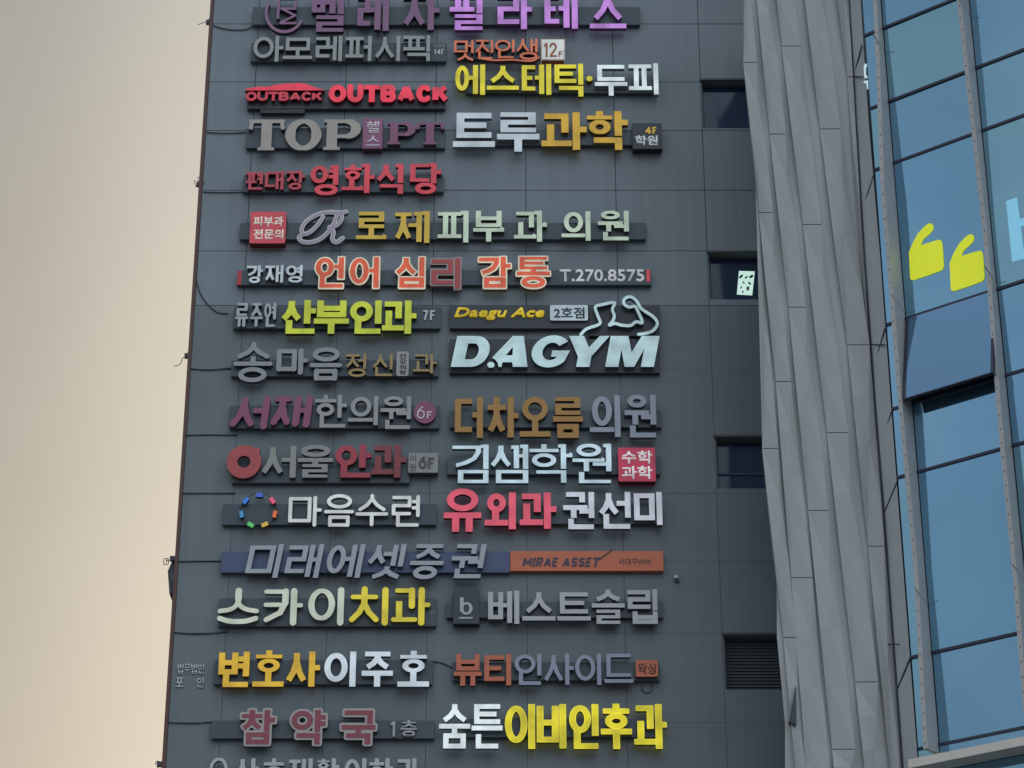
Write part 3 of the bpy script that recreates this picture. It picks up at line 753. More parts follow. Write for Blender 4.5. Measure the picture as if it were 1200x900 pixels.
# 8 dull red
s = Sign('dull red lettered sign, three small letters then four large ones', 402, 212, [(285, 205, 520, 225)])
DR = (182, 60, 76)
s.han([('편', 288, 201, 308, 222), ('대', 310.6, 200.5, 332.5, 222), ('장', 335, 200, 357, 222)], (158, 54, 68), 3.6, 2.6, serif=True, lit=.2, side=(75, 30, 40))
s.han([('영', 363.5, 193.5, 396.5, 228.5), ('화', 400.6, 192, 439, 226), ('식', 440, 192, 472.6, 227), ('당', 480.5, 191, 517, 227)], (190, 58, 74), 6.4, 3.8, serif=True, lit=.45, side=(75, 30, 40))
# 9 red plate, R monogram, serif letters
s = Sign('long sign with red square plate, script monogram, then ochre and pale green serif letters', 520, 266, [(281, 261, 757, 280.5)])
p = s.plate(293, 248, 335, 285, (178, 62, 74), lit=.3, y=D-.24, radius=2)
s.text('피부과', (297, 253.5, 332, 265), (225, 215, 205), p, y=D-.248, bold=.022, lit=.3); s.text('전문의', (297, 268.5, 332, 280), (225, 215, 205), p, y=D-.248, bold=.022, lit=.3)
s.free([P(spline([(405, 248), (398, 249), (386, 248.5), (372, 251), (358, 260), (353.5, 270), (358, 274), (366, 270), (374, 261), (378, 254)]), 1.2),
        P(spline([(395, 250), (391, 262), (382, 275), (370, 282.5), (357, 283.5), (351, 279), (354, 275)]), 1.3),
        P(spline([(386, 248.5), (398, 250), (400, 257), (394, 264), (386, 266.5)]), 1.25),
        P(spline([(387, 266), (391, 272), (390, 280), (395, 283.5), (402, 279)]), 1.4)], (346, 244, 408, 287), (150, 140, 168), 'monogram', outline=1.25, rim=(176, 186, 190), side=(80, 84, 96))
s.han([('로', 417.5, 248, 453, 280), ('제', 462.5, 247.5, 503.5, 284.5)], (184, 158, 52), 6.3, 4.2, serif=True, lit=.4, side=(50, 48, 40))
s.han([('피', 513, 247, 549, 284), ('부', 554.7, 247, 590.7, 283), ('과', 602.4, 247, 641, 283)], (178, 198, 180), 6.0, 4.2, serif=True, lit=.5, side=(52, 58, 58))
s.han([('의', 658, 247.5, 692, 282), ('원', 700.7, 247, 737, 281.5)], (178, 198, 180), 5.8, 4.2, lit=.5, side=(72, 80, 78))
# 10 outlined orange letters
s = Sign('long sign of red orange letters edged in cream with a phone number at its end', 520, 322, [(278, 316.5, 763, 334)])
s.han([('강', 289, 311, 308, 331.5), ('재', 310.6, 310.5, 332, 331), ('영', 335, 310.5, 354.5, 331)], (176, 190, 202), 3.3, 2.6, lit=.4, side=(80, 92, 106))
ORG = (208, 84, 52); CR = (208, 206, 186)
s.han([('언', 368, 300, 404.5, 339), ('어', 408.5, 300, 445.6, 339), ('심', 461, 300, 499, 339), ('리', 504, 301, 541, 340, (150, 66, 72), 0.0, (140, 138, 144)),
       ('감', 559.6, 299.5, 600, 339), ('통', 604, 299.5, 646, 339)], ORG, 6.2, 4.6, lit=.6, outline=1.6, rim=CR, side=(95, 80, 70))
s.text('T.270.8575', (656, 315.5, 755, 329.5), (200, 206, 214), y=YRF-.02, bold=.015, depth=.02, lit=.4)
s.plate(278, 317, 283, 333.8, (160, 52, 64), y=YRF-.012, name='end_cap'); s.plate(757.4, 315.5, 762, 330, (190, 62, 74), lit=.3, y=YRF-.012, name='end_cap')
# 11 lime
s = Sign('big lime green lettered sign with three small grey letters before and 7F after', 395, 371, [(274, 359, 516, 385)])
s.han([('류', 275.8, 355, 291, 383), ('주', 293, 355, 308, 383), ('연', 309.5, 354.5, 323.5, 383)], (146, 157, 168), 3.5, 2.9, rnd=True, side=(66, 76, 88))
s.han([('산', 328.6, 351.5, 370, 391), ('부', 368, 352, 409, 391), ('인', 410, 352, 447, 391), ('과', 448, 352, 488, 391)], (180, 194, 44), 7.7, 6.0, lit=.5, side=(55, 62, 45))
for c, a, b in (('7', 495, 501.8), ('F', 504, 510.5)): s.free(latin(c, (a, 363.5, b, 375), 2.2, 2.0), (a, 363.5, b, 375), (170, 178, 186), 'letter', y=YRF-.024, depth=.02)
# 12 gym
s = Sign('pale blue italic gym sign with flexing arm outline over dark boards', 650, 398, [(527, 357.5, 690, 385, RAIL_B), (527, 397, 773, 437, RAIL_B), (690.5, 357, 773, 394, RAIL_B)])
s.text('Daegu Ace', (532.5, 360, 638, 374), (218, 190, 46), y=YRF-.05, bold=.012, shear=.25, depth=.05, lit=.6)
p = s.plate(644.5, 357.5, 689, 375.5, (176, 196, 206), lit=.4, y=D-.19, radius=2)
s.text('2호점', (649, 360, 685, 373), (48, 62, 76), p, y=D-.196, bold=.02, depth=.005)
GB = (178, 208, 216)
def polyl(loops, col, lit, side):
    L_ = [[(510+x/4.09, 220+y/4.09) for x, y in lp] for lp in loops]
    fl = [p for lp in L_ for p in lp]; cx_ = (min(p[0] for p in fl)+max(p[0] for p in fl))/2; cy_ = (min(p[1] for p in fl)+max(p[1] for p in fl))/2
    bm = solid(L_, frame_at(cx_, cy_, YL), YL+.11, YL, 0, 1); me = bpy.data.meshes.new('letter'); bm.to_mesh(me); bm.free()
    link_mesh('letter', me, [face_mat(col, lit), mat('letter_return', alb(side), .5)], s.o)
def arc_(cx_, cy_, rx, ry, a0, a1, n=14): return ell(cx_, cy_, rx, ry, n, a0, a1)
SKEW = lambda lp: [(x+(785-y)*.2, y) for x, y in lp]
polyl([SKEW([(90,858),(90,710),(185,710)]+arc_(185,784,75,74,-88,88)+[(185,858)]), SKEW([(150,822),(180,822)]+arc_(180,784,28,38,86,-86)+[(150,746)])], GB, .6, (60,72,82))
polyl([[(304,858),(300,840),(288,824),(272,815),(372,710),(425,710),(442,858),(372,858),(369,836),(322,836),(318,858)], [(338,803),(372,762),(371,803)]], GB, .6, (60,72,82))
polyl([SKEW(arc_(555,784,92,77,-38,-322,30)+[(645,780),(560,780),(560,810),(592,810)]+arc_(556,784,42,42,42,322,20))], GB, .6, (60,72,82))
polyl([[(643,710),(715,710),(737,765),(790,710),(838,710),(748,808),(738,858),(674,858),(684,810)]], GB, .6, (60,72,82))
polyl([[(813,858),(843,710),(928,710),(941,790),(992,710),(1078,710),(1046,858),(984,858),(1002,772),(952,858),(906,858),(893,775),(876,858)]], GB, .6, (60,72,82))
s.free([P([(574.5, 427.5), (576, 427.5)], 3.4)], (569, 422, 582, 433), GB, 'dot', lit=.6)
cx = lambda x: 510+x/4.09
arm = [(697,703),(725,676),(788,652),(780,615),(768,572),(800,560),(860,550),(850,582),(858,612),(852,636),(834,658),(862,650),(890,658),(935,660),(962,642),(992,646),(972,592),(958,568),(930,572),(906,556),(910,532),(938,522),(965,540),(990,580),(1045,618),(1064,650),(1045,682),(1010,697),(972,702)]
s.free([P(spline([(510+x/4.09, 220+y/4.09) for x, y in arm], 4), 1.75)], (676, 343, 776, 396), GB, 'arm_outline', lit=.6, y=YL-.004, side=(60, 72, 82))
# 13 grey + dull gold
s = Sign('unlit grey round lettered sign ending in thin dull gold letters', 392, 424, [(271, 422, 514, 441)])
s.han([('송', 273.5, 401, 319.5, 447.5), ('마', 324, 408, 361, 439), ('음', 363, 407, 401, 445.5)], (126, 134, 142), 5.9, 4.8, rnd=True, side=(60, 68, 78))
s.han([('정', 404.7, 414.5, 429, 441.5), ('신', 436, 414.5, 460, 440.5), ('과', 484, 414.5, 511.5, 437.5)], (142, 124, 84), 3.2, 2.6, side=(60, 56, 50))
p = s.plate(464.7, 412, 479, 440.5, (136, 142, 148), y=D-.23, radius=2)
for i, c in enumerate('건강의학'): s.text(c, (468, 414.2+i*6.5, 476, 419.8+i*6.5), (62, 66, 72), p, y=D-.236, bold=.02, depth=.005)
# 14 purple brush + grey + 6F disc
s = Sign('sign of dull purple brush letters and grey letters ending in round purple disc', 392, 485, [(269, 475, 515, 502)])
s.han([('서', 271, 464, 315, 503), ('재', 318.5, 463, 365, 501)], (120, 68, 100), 8.2, 6.0, rnd=True, side=(60, 44, 62), slant=.1)
s.han([('한', 369, 462.5, 406, 501), ('의', 408, 464, 443, 498), ('원', 446, 464.5, 481.6, 502.5)], (134, 141, 147), 5.0, 4.2, side=(60, 68, 78))
s.free([P([(497.9, 483), (498.1, 483)], 13)], (483, 468, 513, 498), (120, 68, 102), 'disc', side=(60, 44, 62), y=D-.22)
for c, a, b, t in (('6', 488.5, 498, 475.5), ('F', 500.2, 506.8, 482)): s.free(latin(c, (a, t, b, 490.5), 1.7, 1.5), (a, t, b, 490.5), (190, 170, 190), 'letter', y=D-.234, depth=.012)
# 15 red ring eye clinic
s = Sign('dull red and grey heavy lettered sign led by a thick red ring', 390, 540, [(272, 548, 480, 566, RAIL)])
w1 = 7.0
s.free([P(ell(285.8, 541, 14, 13.2, 40, -52, 298)[::1], 6.2), P([(286, 527), (304, 528.5)], 3.0, False)], (262, 518, 310, 563), (150, 70, 74), 'ring_emblem', side=(78, 48, 54))
s.han([('서', 306, 522.5, 347, 559.5), ('울', 349, 521.5, 390, 559.5)], (124, 130, 132), 7.0, 4.7, side=(56, 62, 68))
s.han([('안', 392.6, 521, 435, 559.5, (146, 56, 72)), ('과', 435.5, 521, 475.6, 559.5, (116, 52, 62))], (150, 60, 72), 7.8, 5.6, side=(66, 36, 44))
p = s.plate(478.5, 530.5, 513.5, 554, (122, 128, 132), y=D-.22)
s.text('의', (480, 533, 487.5, 541), (62, 66, 72), p, y=D-.226, depth=.005); s.text('원', (480, 543, 487.5, 552), (62, 66, 72), p, y=D-.226, depth=.005)
for c, a, b, t in (('6', 490.5, 500, 534), ('F', 501.5, 509.5, 536)): s.free(latin(c, (a, t, b, 549), 2.6, 2.2), (a, t, b, 549), (70, 74, 80), 'letter', y=D-.236, depth=.014)
# 16 brown gold
s = Sign('tall brown ochre and lavender grey lettered sign, unlit', 650, 488, [(527, 481, 775, 501)])
s.han([('더', 533, 465, 566, 513), ('차', 571, 465, 607.5, 512.5), ('오', 609, 465, 645, 511.5), ('름', 648, 465, 683, 513)], (146, 112, 58), 7.2, 6.2, side=(70, 56, 40))
s.han([('의', 691, 463, 727, 512), ('원', 732, 462.5, 769, 512.5)], (134, 144, 164), 6.8, 5.6, side=(70, 76, 92))
# 17 white-blue serif + magenta plate
s = Sign('bright ice blue serif lettered sign with crimson square plate at its end', 650, 545, [(524, 536, 774, 556)])
s.han([('김', 530, 521, 572.5, 566), ('샘', 574, 521, 619, 566), ('학', 620.5, 520.5, 671, 565.5), ('원', 671, 520, 716.5, 566)], (186, 212, 226), 6.2, 3.8, serif=True, lit=.65, side=(70, 88, 106))
p = s.plate(724.5, 524.5, 768, 564, (172, 42, 76), lit=.45, y=D-.24, radius=2)
s.text('수학', (728.5, 528, 764.5, 543), (225, 225, 230), p, y=D-.248, bold=.02, lit=.45); s.text('과학', (728.5, 546, 764.5, 561), (225, 225, 230), p, y=D-.248, bold=.02, lit=.45)
# 18 coloured rods
s = Sign('thin white lettered sign led by a circle of seven small coloured rods', 380, 598, [(261, 590.5, 511.5, 615)])
for k, (x, y, c) in enumerate(((304, 580, (52, 92, 196)), (287.8, 586.7, (44, 118, 214)), (319.2, 586.4, (214, 82, 112)), (283, 602.3, (62, 136, 194)), (322, 602.3, (216, 104, 52)), (293.7, 614.8, (84, 190, 104)), (310.2, 614.5, (208, 174, 66)))):
    a = math.atan2(y-598, x-303)+math.pi/2
    s.free([P([(x-4*math.cos(a), y-4*math.sin(a)), (x+4*math.cos(a), y+4*math.sin(a))], 2.3, False)], (x-7, y-7, x+7, y+7), c, 'coloured_rod', lit=.6)
w = MB(); c0 = at(303, 598, YRF-.03); w.tube([c0+Vector((math.cos(t)*.36, 0, math.sin(t)*.36)) for t in [i*2*math.pi/32 for i in range(33)]], .006, 6); w.build('ring_wire', RAIL_B, s.o)
s.han([('마', 338, 581, 377, 617), ('음', 380, 579, 415, 617), ('수', 416.7, 579, 455, 616.5), ('련', 459, 580, 492, 617)], (198, 206, 208), 4.4, 3.9, rnd=True, lit=.55, side=(84, 92, 100))
# 19 pink + white
s = Sign('pink and white heavy lettered sign right of the circle of coloured rods', 650, 600, [(575, 593, 776, 614)])
s.han([('유', 520, 572.5, 564, 623), ('외', 568, 577, 604.5, 620), ('과', 609, 577, 652, 619.5)], (218, 82, 106), 8.2, 6.6, lit=.55, side=(84, 44, 56))
s.han([('권', 660, 576.5, 696.5, 620), ('선', 701, 576.5, 739, 619.5), ('미', 743, 576.5, 776, 615)], (196, 204, 218), 6.6, 5.6, lit=.45, side=(70, 76, 90))
# 20 navy/orange band
NAVY = mat('navy_band', alb((60, 72, 104)), .45, noise=.06); OB = mat('orange_band', alb((164, 92, 68)), .45, noise=.06)
s = Sign('long navy and orange band sign with slanted grey blue letters', 518, 658, [(259, 646, 597.6, 671, NAVY), (598, 645.5, 777.5, 669, OB)])
s.han([('미', 290, 637.5, 329, 677), ('래', 336, 637.5, 376.5, 677), ('에', 383, 637.5, 425, 677), ('셋', 430, 637.5, 473, 678.5), ('증', 481, 637.5, 520, 678.5), ('권', 529, 637.5, 567, 677.5)], (142, 151, 165), 6.0, 4.8, slant=.17, side=(60, 68, 82))
x_ = 613.0
for c, wd in zip('MIRAE ASSET', (11.5, 4, 9, 10, 8, 4, 10, 8.6, 8.6, 8, 8.5)):
    if c != ' ': letter_from(latin(c, (x_, 653, x_+wd-1.2, 664), 2.5, 2.1), (x_, 653, x_+wd-1.2, 664), YRF-.012, .010, [face_mat((58, 52, 74)), NAVY], s.o, 'letter', 0, .2)
    x_ += wd
s.text('서대구WM', (725, 654, 762, 662), (88, 60, 60), y=YRF-.012)
s.free([P([(701, 656), (708, 651), (718, 643.5)], .7, False)], (698, 641, 721, 659), (62, 60, 72), 'swoosh', y=YRF-.014, depth=.012)
# 21 sky dental
s = Sign('round ended cream and yellow lettered sign with a smile shaped stroke', 382, 711, [(256.5, 701, 511.5, 734)])
CW = (190, 200, 186)
st = [P([(279, 689+3.5), (279, 702)], 3.9), P(spline([(279, 700), (277, 709), (270, 714), (258, 716)]), 2.6), P(spline([(279, 700), (281, 709), (289, 714), (301, 716)]), 2.6)]
s.free(st+[P(spline([(258, 724.5), (268, 727.5), (279, 728.3), (290, 727.5), (300.5, 724.5)]), 2.9)], (254, 687, 305, 733), CW, 'letter', lit=.45, side=(84, 90, 88))
s.han([('카', 307.6, 689, 355, 733), ('이', 361, 688, 403, 733)], CW, 7.6, 5.0, rnd=True, lit=.45, side=(84, 90, 88))
s.han([('치', 409, 688, 455, 733), ('과', 458.5, 688, 504.5, 733)], (208, 194, 46), 7.4, 5.2, rnd=True, lit=.55, side=(86, 84, 44))
s.text('의원', (502.5, 715.5, 510, 720), (120, 128, 134), y=YRF-.008)
# 22 sleep store
s = Sign('unlit light grey lettered sign with a dark square plate bearing a serif b', 650, 711, [(523, 705, 777, 724)])
p = s.plate(531, 689, 562, 731, (48, 55, 64), y=D-.23)
s.free(latin('b', (539, 699, 554, 720), 4.2, 2.0), (536, 696, 558, 722), (150, 158, 168), 'letter', y=D-.245, depth=.014)
s.free([P([(538, 724), (554, 724)], 1.0, False)], (535, 721, 557, 727), (150, 158, 168), 'underline', y=D-.245, depth=.014)
s.han([('베', 572, 692, 608.5, 731), ('스', 612, 694, 651, 727), ('트', 653, 694, 692, 727), ('슬', 693.5, 691, 732, 731), ('립', 735.5, 690.5, 770.5, 731)], (154, 161, 171), 5.8, 4.9, side=(68, 75, 86))
# 23 lawyer
s = Sign('gold and white heavy lettered sign, gold half first, beside tiny grey wall letters', 380, 785, [(251, 773.5, 507, 802)])
s.han([('변', 256, 763.5, 292, 805), ('호', 296.5, 762, 333, 804.5), ('사', 335, 763.5, 375, 804.5)], (212, 172, 40), 7.2, 6.0, lit=.6, side=(86, 72, 38))
s.han([('이', 380, 763.5, 417, 804.5), ('주', 424, 763.5, 460.5, 804.5), ('호', 466, 762.5, 503, 804.5)], (196, 210, 222), 7.2, 6.0, lit=.55, side=(80, 88, 98))
s = Sign('tiny thin grey letters in two rows on bare wall at the left corner', 222, 792, [])
for i, c in enumerate('법무법인'):
    s.text(c, (207.6+i*8.1, 778, 214.8+i*8.1, 789.5), (160, 169, 178), y=D-.03, depth=.02, name='letter', bold=.008)
s.text('포', (205.6, 794, 215, 805), (160, 169, 178), y=D-.03, depth=.02, name='letter', bold=.008); s.text('인', (230, 794, 238.7, 805.5), (160, 169, 178), y=D-.03, depth=.02, name='letter', bold=.008)
# 24 beauty
s = Sign('brown orange and lavender grey lettered sign with a small orange plate at its end', 650, 785, [(530, 776, 773, 797.5)])
s.han([('뷰', 532, 766.5, 564.5, 803.5), ('티', 567.5, 766.5, 599, 803)], (164, 92, 70), 5.8, 5.0, side=(78, 50, 44))
s.han([('인', 603, 766, 634.5, 802.5), ('사', 637, 766, 672.5, 802.5), ('이', 674, 766, 704.5, 802.5), ('드', 708, 766, 742, 800)], (124, 134, 158), 4.9, 4.2, side=(64, 70, 86))
p = s.plate(745, 773.5, 771, 793, (166, 92, 70), y=D-.23, radius=2)
s.text('왁싱', (747.5, 777, 768.5, 790), (62, 50, 52), p, y=D-.236, depth=.005, bold=.01)
# 25 pharmacy
s = Sign('dull maroon letters edged in grey, three spaced ones, then a small grey floor mark', 380, 853, [(247.5, 844, 509, 865.5)])
s.han([('참', 280, 829.5, 324.6, 874.5), ('약', 338.8, 829.5, 384, 874.5), ('국', 397.7, 830, 442.5, 874.5)], (120, 60, 74), 6.6, 5.2, outline=2.6, rim=(146, 144, 150), side=(64, 60, 68))
s.free(latin('1', (457, 845, 464, 863), 2.6, 2.2), (457, 845, 464, 863), (142, 150, 158), 'letter', y=YRF-.06, depth=.05); s.text('층', (469, 844, 489, 863), (142, 150, 158), y=YRF-.06, bold=.02, depth=.05)
# 26 ENT
s = Sign('brightly lit tall white and yellow lettered sign at the bottom right', 648, 851, [(545, 842, 770, 864)])
s.han([('숨', 514.5, 825, 551, 877), ('튼', 552.6, 825, 589, 877)], (224, 238, 242), 6.2, 5.6, lit=.85, side=(90, 110, 120))
s.han([('이', 591.6, 825, 627, 877.5), ('비', 629, 825, 663.5, 877), ('인', 667, 825, 701.5, 877.5), ('후', 704, 824.5, 740.5, 877.5), ('과', 743, 825, 781.5, 877.5)], (214, 202, 16), 6.6, 5.2, lit=.85, side=(110, 104, 30), outline=.7, rim=(236, 226, 60))
# 27 bottom cut
s = Sign('pale grey lettered sign cut off by the bottom edge, ring emblem at its start', 370, 905, [(247, 905, 500, 925)])
s.free([P(ell(256, 902, 9, 12.5), 1.8)], (243, 885, 269, 918), (150, 160, 166), 'ring_emblem', side=(70, 78, 86))
s.han([(c, 275+i*31.5, 888.5, 303+i*31.5, 928) for i, c in enumerate('상호재활의학과')], (150, 160, 166), 5.0, 4.2, side=(70, 78, 86))

# ------------------------------------------------------------------ small fittings on the dark wall
def cable(label, pts, off=.02, r=.012):
    w = MB(); w.tube([at(x, y, D-off) for x, y in spline(pts, 5)], r, 6)
    tag(w.build('cable', CABLE), label, 'cable', 'cables along the left edge of the dark wall')
cable('thin sagging cable running to the topmost purple sign', [(250, 30), (262, 33.5), (275, 35), (288, 34.5), (296, 31)])
cable('taut dark cable ending at the serif lettered beige and purple sign', [(242, 155), (265, 156), (289, 155)])
cable('taut dark cable ending at the dull red lettered sign', [(238, 225), (262, 225.5), (286, 225)])
cable('loose cable curving from the wall corner toward the lime lettered sign', [(229, 322), (234, 342), (243, 356), (255, 366), (268, 367.5)])
cable('dark cable ending at the grey and dull gold lettered sign', [(224, 432), (245, 433.5), (272, 431)])
cable('dark cable on the wall below the purple brush lettered sign', [(217, 510), (245, 509.5), (278, 510)])
cable('dark cable on the wall just above the circle of coloured rods', [(213, 578), (245, 578), (276, 578)])
cable('dark cable ending at the navy end of the long band sign', [(209, 658), (235, 657.5), (259, 657.5)])
cable('dark cable sagging below the cream and yellow rounded letters', [(204, 741), (230, 743), (256, 741.5), (268, 740)])
cable('dark cable ending at the maroon lettered sign', [(196, 846.5), (225, 847.5), (248, 846)])
cable('short cable between the gold lettered sign and the brown orange one', [(507, 775), (518, 777), (530, 782)])
def clip(label, px, py, wires):
    o = empty('cable_bracket', at(px+4, py, D+.02)); tag(o, label, 'bracket', 'brackets with loose wires on the wall corner')
    w = MB(); a = at(px, py, D); w.box(a.x-.07, D-.0, a.z-.05, a.x+.1, D+.09, a.z+.05, bev=.01); w.build('clamp', DARKMETAL, o)
    for pts in wires:
        w = MB(); w.tube([at(x, y, D+.05) for x, y in spline(pts, 4)], .008, 6); w.build('wire', CABLE, o)
clip('small bracket with a wire at the wall corner near the top of the picture', 245, 25, [[(244, 25), (238, 26.5), (232, 29)], [(244, 24), (246, 20)]])
clip('small tangle of wires on the wall corner level with the dull red sign', 234, 215, [[(234, 210), (231, 214), (233, 220)], [(235, 217), (230, 219), (228, 211)], [(235, 206), (231, 209)]])
clip('bracket with a long drooping wire on the corner level with the grey and gold sign', 220, 416, [[(220, 416), (214, 420), (211, 427), (204, 429)], [(220, 415), (221, 411)]])
clip('bracket with a small box on a curved arm above the open vent flap', 203, 654, [[(204, 652), (200, 656), (195, 657)], [(192, 655), (197, 655), (197, 661), (192, 661), (192, 655)], [(195, 655), (195, 660)]])
clip('bracket on the wall corner at the very bottom of the picture', 188, 895, [[(188, 893), (184, 892), (182, 896)], [(187, 897), (184, 900)]])
# vent flap on the side wall
v = empty('vent_flap', at(201, 675, D+.2)); tag(v, 'dark open vent flap projecting from the left wall corner', 'vent')
w = MB(); q = [(204.5, 652), (196.5, 669), (198.5, 696), (202, 694.5), (202.5, 690)]
a = [at(x, y, D+.1) for x, y in q]; w.prism(a, [p+Vector((0, .7, 0)) for p in a]); w.build('flap', DARKMETAL, v)
w = MB(); a = [at(x, y, D+.095) for x, y in ((202.4, 672), (203, 672), (203, 680), (202.4, 680))]; w.prism(a, [p-Vector((0, .01, 0)) for p in a]); w.build('hinge', mat('pale_metal', (.5, .5, .52), .4), v)
# little wall lamp and wall ring
v = empty('wall_lamp', at(793, 679, D)); tag(v, 'tiny white wall lamp right of the orange band', 'lamp')
w = MB(); a = at(793, 679, D); w.box(a.x-.04, D-.05, a.z-.07, a.x+.05, D-.002, a.z-.0, bev=.008); w.build('mount', DARKMETAL, v)
w = MB(); w.box(a.x-.055, D-.11, a.z-.01, a.x+.015, D-.052, a.z+.05, bev=.012); w.build('head', mat('white_lamp_head', (.7, .72, .75), .4), v)
w = MB(); a = at(758, 806, D-.02)
w.tube([a+Vector((math.cos(t)*.10, 0, math.sin(t)*.10)) for t in [math.radians(150+i*12) for i in range(21)]], .008, 6)
tag(w.build('cable_loop', CABLE), 'small hanging cable loop under the little orange plate', 'cable')

# ------------------------------------------------------------------ glass office building: folded ribbon wall, side strip, glass wall with fins
YP = D-3.2                          # depth of the ribbon wall
gb = empty('glass_office_building', at(1030, 450, YP)); gb.location.z = 0
tag(gb, 'blue glass office building with pale folded panel wall and grey fins', 'building')
def interp(tab, y):
    for (xa, ya), (xb, yb) in zip(tab, tab[1:]):
        if ya <= y <= yb: return xa+(xb-xa)*(y-ya)/(yb-ya)
    (xa, ya), (xb, yb) = tab[-2:] if y > tab[-1][1] else tab[:2]
    return xa+(xb-xa)*(y-ya)/(yb-ya)
E0 = [(872, -60), (871, 74), (880, 155), (885.5, 205), (885.5, 240), (891, 300), (895, 345), (894, 450), (893, 530), (901, 600), (910, 683), (910.5, 747), (917, 815), (920, 850), (920, 960)]
ER = [(991, -60), (1003, 150), (1012, 298), (1023, 450), (1035, 598), (1046, 750), (1057, 898), (1061, 960)]
EG = [(1004, -60), (1018, 148), (1031, 298), (1042, 449), (1053, 598), (1064.5, 750), (1075, 888), (1080, 960)]
# wall behind the ribbons
w = MB(); ysamp = sorted({p[1] for p in E0} | {p[1] for p in ER})
lf = [(interp(E0, y), y) for y in ysamp]; rt = [(interp(ER, y), y) for y in ysamp]
for i in range(len(ysamp)-1):
    q = [at(*lf[i], YP), at(*rt[i], YP), at(*rt[i+1], YP), at(*lf[i+1], YP)]
    w.poly(q)
    w.poly([at(*lf[i], YP), at(*lf[i+1], YP), at(*lf[i+1], YP)+Vector((.6, 2.6, 0)), at(*lf[i], YP)+Vector((.6, 2.6, 0))])
w.build('wall', PANEL_W, gb)
# folded ribbons: joints (left x, right x, y) down each ribbon
RB = [
 [(884, 885.5, 215), (893, 912, 525.5), (918, 933, 747), (940, 960, 985)],
 [(856, 870, -95), (871, 887.5, 73), (889, 906, 249), (909, 927, 447), (927, 952, 677), (948, 976, 940)],
 [(884, 901, -30), (902, 921, 157), (924, 944, 360), (947, 971, 598), (975, 1002, 878), (983, 1010, 960)],
 [(897, 917, -125), (916, 938, 54), (941, 962.5, 263), (969, 994, 507), (1002, 1029, 799), (1020, 1046, 960)],
 [(934, 956, -80), (961, 985, 151), (993, 1019, 404), (1017, 1036, 640), (1046, 1056, 930)],
 [(968, 984, -110), (993, 1004, 90), (1018.5, 1019.2, 420)],
]
def clampx(x, y): return min(max(x, interp(E0, y)+.15), interp(ER, y)-.15)
for ri, rb in enumerate(RB):
    for (a0, b0, y0), (a1, b1, y1) in zip(rb, rb[1:]):
        if y1 < -60 or y0 > 950: continue
        yy0, yy1 = y0+.5, y1-.5
        n = 4; Lp, Rp = [], []
        top, bl, br = .03, .045, .10
        for k in range(n+1):
            t = k/n; y = yy0+(yy1-yy0)*t
            xl = clampx(a0+(a1-a0)*t, y); xr = clampx(b0+(b1-b0)*t, y)
            Lp.append(at(xl, y, YP-(.045+.085*math.sin(math.pi*t)))); Rp.append(at(xr, y, YP-(.115-.085*math.sin(math.pi*min(1, t*1.15)))))
        w = MB()
        # front folded along the falling diagonal: two triangles' worth of strips
        TL, TR, BL, BR = Lp[0], Rp[0], Lp[-1], Rp[-1]
        def strip(A, B): 
            for k in range(len(A)-1):
                if (A[k]-B[k]).length < 1e-5 and (A[k+1]-B[k+1]).length < 1e-5: continue
                pts = [A[k], B[k], B[k+1], A[k+1]]
                if (A[k]-B[k]).length < 1e-5: pts = [A[k], B[k+1], A[k+1]]
                elif (A[k+1]-B[k+1]).length < 1e-5: pts = [A[k], B[k], A[k+1]]
                w.poly(pts)
        Dg = [TR+(BL-TR)*(k/n) for k in range(n+1)]
        strip(Lp, Dg); strip(Dg, Rp)
        bk = lambda p: Vector((p.x, YP+.002, p.z))
        for S in (Lp, Rp):
            for k in range(n): w.poly([S[k], S[k+1], bk(S[k+1]), bk(S[k])])
        w.poly([Lp[-1], Rp[-1], bk(Rp[-1]), bk(Lp[-1])]); w.poly([Lp[0], Rp[0], bk(Rp[0]), bk(Lp[0])])
        w.build('cladding_panel', PANEL_W, gb)
# triangular opening in the lowest left panel, its shade painted as a dark solid
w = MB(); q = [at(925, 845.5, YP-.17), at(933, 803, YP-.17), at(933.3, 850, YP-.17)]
w.prism(q, [p+Vector((0, .15, 0)) for p in q]); w.build('vent_opening_shade', mat('deep_shade', alb((52, 62, 68)), .7), gb)

# glass wall plane
TH = math.radians(51); tv = Vector((math.sin(TH), -math.cos(TH), 0)); nv = Vector((-math.cos(TH), -math.sin(TH), 0))
G0 = at(1042, 449, YP-.36)
def atg(px, py, off=0.0):
    r = ray(px, py); o = Vector((0, 0, CAMZ)); base = G0+nv*off
    t = (base-o).dot(nv)/r.dot(nv); return o+r*t
def sg(p): return (p-G0).dot(tv)
def pg(s_, z, off=0.0): q = G0+tv*s_+nv*off; return Vector((q.x, q.y, z))
# side strip between ribbon wall and glass
seamz = [(1003, 90), (1015, 247), (1021, 425), (1031, 525), (1040, 640), (1051, 807)]
w = MB(); ys = [-60, 148, 298, 449, 598, 750, 888, 960]
Aq = [at(interp(ER, y)+.4, y, YP-.03) for y in ys]; Bq = [at(interp(EG, y)+.3, y, YP-.36) for y in ys]
for i in range(len(ys)-1): w.poly([Aq[i], Bq[i], Bq[i+1], Aq[i+1]])
w.build('side_strip', PANEL_G, gb)
w = MB()
for (xa, ya), (xb, yb) in (((1002, 85), (1010, 52)), ((1012, 242), (1024, 205)), ((1025, 428), (1037, 385)), ((1033, 520), (1045, 482)), ((1037, 600), (1051, 565)), ((1052, 807), (1066, 772))):
    w.tube([at(xa, ya, YP-.05), at(xb, yb, YP-.375)], .016, 5)
for x0_, x1_, y in ((1001, 1012, 90), (1022, 1037, 404), (1040, 1054, 755)): w.tube([at(x0_, y, YP-.05), at(x1_, y, YP-.375)], .013, 5)
